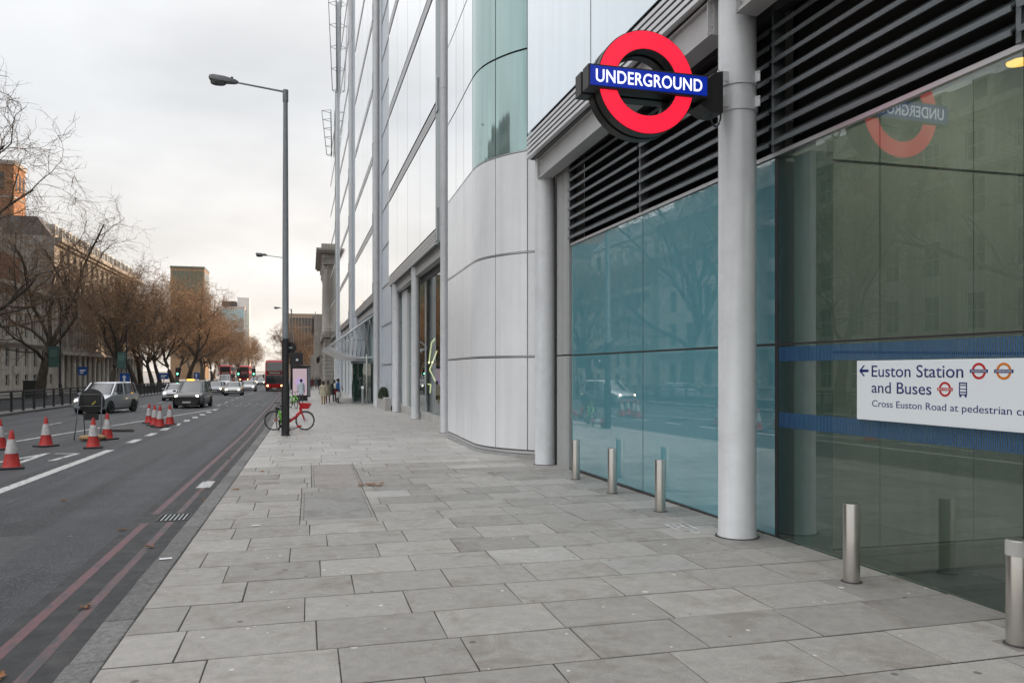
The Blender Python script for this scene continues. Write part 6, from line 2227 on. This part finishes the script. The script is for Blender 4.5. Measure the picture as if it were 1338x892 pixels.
# lower wings on along the street
wg = thing('stone_terrace', 'pale low stone terrace beyond the giant columns on the right pavement', 'building', (3, 156, zg(150)))
Ow = (1.2, 215.0)
opsw = rows_ops(64, 14, 1.6, [(1.0, 2.6), (5.6, 2.4), (9.3, 1.8)], 1.5)
wall(MB(), Ow, (0, -1), (-1, 0), 64, -1.2, 12.5, opsw).build('street_wall', M_CST, wg, world=True)
windows(wg, Ow, (0, -1), (-1, 0), opsw)
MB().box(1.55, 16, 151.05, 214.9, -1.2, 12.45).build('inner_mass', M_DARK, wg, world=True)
for (z0, z1, o_) in ((4.4, 4.8, 0.4), (11.9, 12.4, 0.7), (12.403, 13.2, 0.1)):
    MB().box(1.2 - o_, 1.19, 150.9, 215, z0, z1).build('cornice', M_CST, wg, world=True)
MB().box(0.9, 16, 150.6, 151.0, -1.2, 12.6).build('end_wall', M_CST, wg, world=True)
for k in range(6):
    MB().box(0.35, 1.1, 152 + k * 9, 152.9 + k * 9, -1.1, 5.0).build('porch_pier', M_CST, wg, world=True)
# wrought-iron lantern brackets on the rusticated base
for i, yy in enumerate((128.0, 137.0)):
    o = thing('lantern', ('black iron wall lantern on the near end of the classical stone building' if i == 0 else 'black iron wall lantern further along the classical stone building'), 'lantern', (CX - 0.6, yy, 4.2), group='iron wall lanterns')
    MB().tube([(0, 0, 0), (-0.5, 0, 0.3), (-0.9, 0, 0.1)], 0.04, 6).build('bracket', M_BLACK, o)
    MB().lathe([(0.08, -0.9), (0.2, -0.8), (0.26, -0.1), (0.06, 0.12), (0.0, 0.2)], (-0.9, 0, 0), 8, smooth=False).build('lantern_head', M_BLACK, o)

# ================================================================== STREET FURNITURE FURTHER OFF
M_BSIGN = mat('blue_sign', (0.01, 0.08, 0.33), rough=0.35)
M_GBAN = mat('green_banner', (0.06, 0.13, 0.11), rough=0.6)


def signpost(label, px, y_, z, w_, h_, kind='arrow'):
    p = at(px, y_)
    t_ = thing('blue_road_sign', label, 'sign', (p[0], p[1], p[2] - 0.0))
    MB().lathe([(0.05, 0), (0.05, z + h_ / 2)], (0, 0.05, 0), 10).build('post', M_GREYP, t_)
    MB().box(-w_ / 2, w_ / 2, -0.02, 0.0, z - h_ / 2, z + h_ / 2).build('plate', M_BSIGN, t_, bevel=0.01)
    b = MB()
    if kind == 'arrow':
        b.prism([(-w_ * .15, -0.021, z - h_ * .3), (w_ * .05, -0.021, z - h_ * .3), (w_ * .05, -0.021, z + h_ * .1), (w_ * .2, -0.021, z + h_ * .1), (-w_ * .05, -0.021, z + h_ * .35), (-w_ * .3, -0.021, z + h_ * .1), (-w_ * .15, -0.021, z + h_ * .1)], (0, -0.004, 0))
    else:
        b.box(-w_ * .3, w_ * .3, -0.025, -0.021, z - h_ * .05, z + h_ * .15).box(-w_ * .3, w_ * .1, -0.025, -0.021, z - h_ * .3, z - h_ * .15)
    b.build('symbol', M_PWHT, t_)
    return t_


signpost('small blue road sign before the colonnade, left of the round sign', 108, 88, 2.55, 0.85, 0.85, 'text')
signpost('large blue road sign with white symbol above the people carrier', 163, 98, 1.7, 1.05, 1.25)
signpost('small wide blue sign beneath the trees left of the taxi', 214, 120, 2.0, 1.3, 0.9, 'text')
signpost('narrow blue road sign beneath the trees above the taxi', 257, 125, 2.0, 0.8, 1.0)


def banner_lamp(label, px, y_, side=-1):
    p = at(px, y_)
    t_ = thing('banner_lamp_post', label, 'lamp post', p)
    MB().lathe([(0.13, 0), (0.13, 1.2), (0.08, 1.3), (0.07, 8.2)], (0, 0, 0), 12).build('pole', M_BLACK, t_)
    MB().tube([(0, 0, 8.1), (0.5, 0, 8.6), (1.3, 0, 8.7)], 0.04, 6).build('arm', M_BLACK, t_)
    MB().loft([[(1.2 + r_ * math.cos(a), 0.14 * math.sin(a), z) for a in [2 * math.pi * k / 10 for k in range(10)]] for z, r_ in ((8.6, 0.2), (8.68, 0.35), (8.78, 0.25), (8.82, 0.1))], smooth=True).build('lamp_head', M_BLACK, t_)
    bn = MB().box(side * 1.05, side * 0.12, -0.015, 0.015, 2.9, 4.9)
    bn.build('banner', M_GBAN, t_)
    MB().tube([(0, 0, 4.93), (side * 1.1, 0, 4.93)], 0.02, 5).build('banner_arm', M_BLACK, t_)
    MB().box(side * 0.95, side * 0.25, -0.02, -0.0155, 3.9, 4.6).build('banner_print', mat('banner_print', (0.10, 0.19, 0.16), rough=0.6), t_)


banner_lamp('black lamp post with green banner beside the big leaning tree', 79, 84)
banner_lamp('black lamp post with green banner further along the left pavement', 165.5, 104)


def traffic_light(label, px, y_, lit=True, h=3.2):
    p = at(px, y_)
    t_ = thing('traffic_light', label, 'traffic light', (p[0], p[1], p[2] - 0.1))
    MB().lathe([(0.06, 0), (0.06, h)], (0, 0.1, 0), 10).build('pole', M_GREYP, t_)
    hd_ = MB().box(-0.17, 0.17, -0.12, 0.05, h - 1.0, h).build('signal_head', M_BLACK, t_, bevel=0.03)
    MB().box(-0.28, 0.28, 0.052, 0.06, h - 1.1, h + 0.1).build('backing_board', M_BLACK, t_)
    for k, (c, e_) in enumerate((((0.10, 0.01, 0.01), 0), ((0.12, 0.06, 0.01), 0), ((0.05, 0.6, 0.3), 7.0))):
        zc = h - 0.18 - k * 0.31
        m = mat('signal_lens_%d' % k, c, rough=0.3, emis=(0.12, 1.0, 0.55) if e_ else None, estr=e_)
        MB().lathe([(0, -0.03), (0.08, -0.02), (0.105, 0.0)], (0, -0.125, zc), 14, axis='y').build('lens', m, hd_)
    return t_


traffic_light('green traffic light left of the pair above the far traffic', 311.5, 128)
traffic_light('green traffic light right of the pair, nearest the red bus', 331.5, 128)
traffic_light('green traffic light beneath the trees on the left', 232, 118)
# litter bin and waste cabinet across the street
cbn = thing('utility_cabinet', 'dark street cabinet standing at the foot of the big leaning tree', 'cabinet', at(42, 86))
MB().box(-0.7, 0.7, -0.4, 0.4, 0, 1.5).build('case', mat('cabinet_green', (0.03, 0.035, 0.03), rough=0.6), cbn, bevel=0.03)
MB().box(-0.75, 0.75, -0.45, 0.45, 1.5, 1.58).build('lid', MATS['cabinet_green'], cbn)

# ================================================================== TREES
M_BARK = mat('plane_bark', (0.085, 0.07, 0.056), rough=0.9, var=0.35, vscale=2.2, bump=0.5, bscale=12)
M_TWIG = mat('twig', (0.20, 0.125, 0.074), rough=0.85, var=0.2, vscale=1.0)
M_SEEDSUN = mat('seed_leaf_and_sun_glow', (0.44, 0.27, 0.14), rough=0.9, var=0.3, vscale=3)  # dry leaves, with sunlight on the far crowns put into their orange


def make_tree(seed, lean=(0.0, 0.0), trunk_h=4.6, r0=0.46, nl=5, up=0.75, spread=1.0, total=20.0, thick=1.0, nt3=5, leaf=0.05, nt4=2, pl=0.6):
    rg = random.Random(seed)
    TR, CR, SE = MB(), MB(), MB()

    def grow(p, d, length, r, lv, nseg):
        pts = [p.copy()]
        rad = [r]
        rend = r * (0.55 if lv == 0 else 0.32 if lv < 4 else 0.5)
        for k in range(nseg):
            wob = (0.10, 0.21, 0.27, 0.32, 0.40, 0.45)[lv]
            d = (d + Vector((rg.gauss(0, wob), rg.gauss(0, wob), rg.gauss(0, wob * 0.7)))).normalized()
            if lv in (1, 2):
                d = (d + Vector((0, 0, 0.10))).normalized()
            if lv >= 3:
                d = (d + Vector((0, 0, -0.06))).normalized()
            p = p + d * (length / nseg)
            pts.append(p.copy())
            rad.append(r + (rend - r) * (k + 1) / nseg)
        sides = (10, 7, 5, 4, 3, 3)[lv]
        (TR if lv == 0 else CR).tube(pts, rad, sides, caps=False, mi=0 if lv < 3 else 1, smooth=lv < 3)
        return pts, rad, d

    def side(d, ang):
        a = Vector((rg.uniform(-1, 1), rg.uniform(-1, 1), rg.uniform(-0.6, 1)))
        s = d.cross(a).normalized()
        return (d * math.cos(ang) + s * math.sin(ang)).normalized()

    d0 = Vector((lean[0], lean[1], 1)).normalized()
    TR.tube([Vector((0, 0, -0.2)), Vector((0, 0, 0.15)), Vector((0, 0, 0.7))], [r0 * 1.55, r0 * 1.3, r0 * 1.02], 10, caps=False)
    pts, rad, d = grow(Vector((0, 0, 0.6)), d0, trunk_h, r0, 0, 6)
    sc = total / 20.0
    limbs = []
    a0 = rg.uniform(0, 6)
    for k in range(nl):
        a = a0 + 2 * math.pi * k / nl + rg.uniform(-0.4, 0.4)
        tilt = rg.uniform(0.35, 0.95) * spread if k else 0.15
        dd = (Vector((math.cos(a) * math.sin(tilt), math.sin(a) * math.sin(tilt), math.cos(tilt) * up)) + d0 * 0.25).normalized()
        limbs.append((pts[-1] - d * 0.3 * rg.random() * 2, dd, rg.uniform(10.5, 14.0) * sc, rad[-1] * rg.uniform(0.6, 0.8)))
    if True:
        i = 4
        limbs.append((pts[i], side(d0, 1.0), 6.5 * sc, rad[i] * 0.5))
    for (p, dd, ln_, r) in limbs:
        p1, r1_, d1 = grow(p, dd, ln_, r, 1, 8)
        for j in range(7):
            t = 0.22 + 0.78 * (j + rg.random() * 0.8) / 7
            ii = min(int(t * 8), 7)
            q, qr, qd = grow(p1[ii].lerp(p1[ii + 1], t * 8 - ii if t < 1 else 0.9), side((p1[ii + 1] - p1[ii]).normalized(), rg.uniform(0.5, 1.0)), rg.uniform(4.0, 6.6) * sc * (1.15 - 0.5 * t), max(0.035, r1_[ii] * 0.55), 2, 6)
            for j2 in range(6):
                t2 = 0.2 + 0.8 * (j2 + rg.random()) / 6
                i2 = min(int(t2 * 6), 5)
                w_, wr, wd = grow(q[i2].lerp(q[i2 + 1], 0.5), side((q[i2 + 1] - q[i2]).normalized(), rg.uniform(0.5, 1.1)), rg.uniform(1.8, 3.2) * sc, max(0.016 * thick, qr[i2] * 0.5), 3, 4)
                for j3 in range(nt3):
                    i3 = rg.randrange(1, 5)
                    x_, xr, xd = grow(w_[min(i3, 4)], side((w_[min(i3, 4)] - w_[min(i3, 4) - 1]).normalized(), rg.uniform(0.4, 1.1)), rg.uniform(0.9, 1.8) * sc, 0.0115 * thick, 4, 3)
                    for j4 in range(nt4):
                        i4 = rg.randrange(1, 4)
                        grow(x_[i4], side(xd, rg.uniform(0.4, 1.0)), rg.uniform(0.4, 0.9) * sc, 0.008 * thick, 5, 2)
                    for _ in range(int(pl + rg.random())):
                        c = x_[rg.randrange(1, 4)] + Vector((rg.uniform(-.1, .1), rg.uniform(-.1, .1), -rg.uniform(0.05, 0.2)))
                        a = Vector((rg.uniform(-1, 1), rg.uniform(-1, 1), rg.uniform(-1, 1))).normalized() * leaf
                        b_ = a.cross(Vector((rg.uniform(-1, 1), rg.uniform(-1, 1), rg.uniform(-1, 1)))).normalized() * leaf * 0.9
                        SE.quad(c - a, c + b_, c + a, c - b_)
    return TR.mesh('trunk', M_BARK), fast(CR, 'crown', [M_BARK, M_TWIG]), fast(SE, 'dry_leaves', [M_SEEDSUN])


def fast(b, name, mats):
    me = D.meshes.new(name)
    me.from_pydata(b.v, [], b.f)
    me.polygons.foreach_set('material_index', b.m)
    me.polygons.foreach_set('use_smooth', b.s)
    for m in mats:
        me.materials.append(m)
    me.update()
    return me


VAR = [make_tree(11, (0.30, 0.10), 4.4, 0.50, 5, 0.8, 1.05, 20, 1.1, 6, 0.045, 3, 0.25),
       make_tree(23, (0.05, 0.0), 4.2, 0.40, 6, 0.85, 1.0, 18, 1.45, 7, 0.07, 3, 1.2),
       make_tree(37, (-0.10, 0.05), 4.8, 0.42, 5, 0.9, 0.95, 18, 1.5, 7, 0.07, 3, 1.3),
       make_tree(59, (0.1, -0.05), 3.8, 0.36, 6, 0.8, 1.05, 17, 1.6, 7, 0.075, 3, 1.3)]


def tree(v, x, y_, rz, label, s=1.0):
    t_ = thing('plane_tree', label, 'tree', (x, y_, zg(y_)), rz, 'bare plane trees along the street')
    t_.scale = (s, s, s)
    o = inst(VAR[v][0], 'trunk', t_)
    inst(VAR[v][1], 'crown', t_)
    inst(VAR[v][2], 'dry_leaves', t_)
    return t_


LX = -26.0
TREES = [(0, 52, 84, -0.3, 1.0, 'big bare plane tree with leaning forked trunk before the stone buildings'),
         (0, -78, 62, 2.2, 1.3, 'bare plane tree standing out of frame whose twigs enter at the upper left'),
         (1, 146, 111, 2.0, 1.0, 'bare plane tree directly above the silver people carrier'),
         (2, 176, 124, 0.5, 0.98, 'thin upright bare plane tree, second to the right of the people carrier'),
         (3, 199, 136, 1.5, 1.05, 'spreading bare plane tree just left of the white saloon'),
         (1, 226, 152, 4.0, 1.12, 'bare plane tree above the white saloon car'),
         (2, 246, 170, 2.9, 1.18, 'bare plane tree directly behind the black taxi'),
         (3, 262, 192, 0.2, 1.15, 'sunlit bare plane tree right of the black taxi'),
         (1, 277, 216, 5.1, 1.05, 'sunlit bare plane tree behind the white delivery van'),
         (2, 289, 244, 1.1, 1.0, 'small sunlit bare tree left of the far red bus'),
         (3, 300, 276, 3.3, 1.0, 'small sunlit bare tree above the far red bus'),
         (1, 311, 318, 2.2, 1.0, 'small sunlit bare tree above the left traffic light'),
         (2, 322, 372, 4.4, 1.0, 'tiny sunlit bare tree between the traffic lights'),
         (3, 333, 450, 0.9, 1.1, 'tiny bare tree at the end of the left row'),
         (2, 388, 205, 0.7, 0.85, 'sunlit bare tree on the right pavement behind the lamp posts'),
         (1, 398, 250, 3.7, 0.95, 'far sunlit bare tree on the right pavement before the low office block'),
         (3, 412, 235, 2.1, 0.8, 'sunlit bare tree close beside the stone terrace on the right')]
for (v, px, y_, rz, s, lb) in TREES:
    p = at(px, y_)
    tree(v, p[0], y_, rz, lb, s)
BACK = [(2, 190, 150, 1.3, 1.15, 'bare tree behind the front row, left of the bronze tower'),
        (3, 214, 172, 2.6, 1.25, 'bare tree of the back row left of the bronze tower'),
        (1, 236, 196, 0.3, 1.3, 'tall bare tree of the back row below the bronze tower'),
        (2, 255, 222, 5.5, 1.3, 'tall sunlit bare tree of the back row right of the bronze tower'),
        (3, 271, 250, 3.9, 1.25, 'sunlit bare tree of the back row left of the glass tower'),
        (1, 284, 290, 1.9, 1.25, 'sunlit bare tree of the back row in front of the glass tower'),
        (2, 296, 335, 0.6, 1.25, 'sunlit bare tree of the back row at the foot of the glass tower'),
        (3, 309, 400, 4.8, 1.3, 'sunlit bare tree of the back row right of the glass tower'),
        (1, 320, 480, 2.7, 1.3, 'hazy bare tree near the end of the back row')]
for (v, px, y_, rz, s, lb) in BACK:
    p = at(px, y_)
    tree(v, p[0] - 1.5, y_ + 4, rz, lb, s)
for (y_, v, rz, lb) in ((44, 2, 2.0, 'bare plane tree across the street mirrored in the clear station glass'), (28, 0, 4.0, 'bare plane tree across the street mirrored at the right end of the glass')):
    tree(v, LX, y_, rz, lb, 1.0)
print('crown', [(len(v[1].polygons), round(max(q.co.z for q in v[1].vertices), 1)) for v in VAR])

# small glowing faces need no light sampling of their own
for m_ in D.materials:
    if m_.name not in ('hidden_fill_lamp',):
        m_.cycles.emission_sampling = 'NONE'
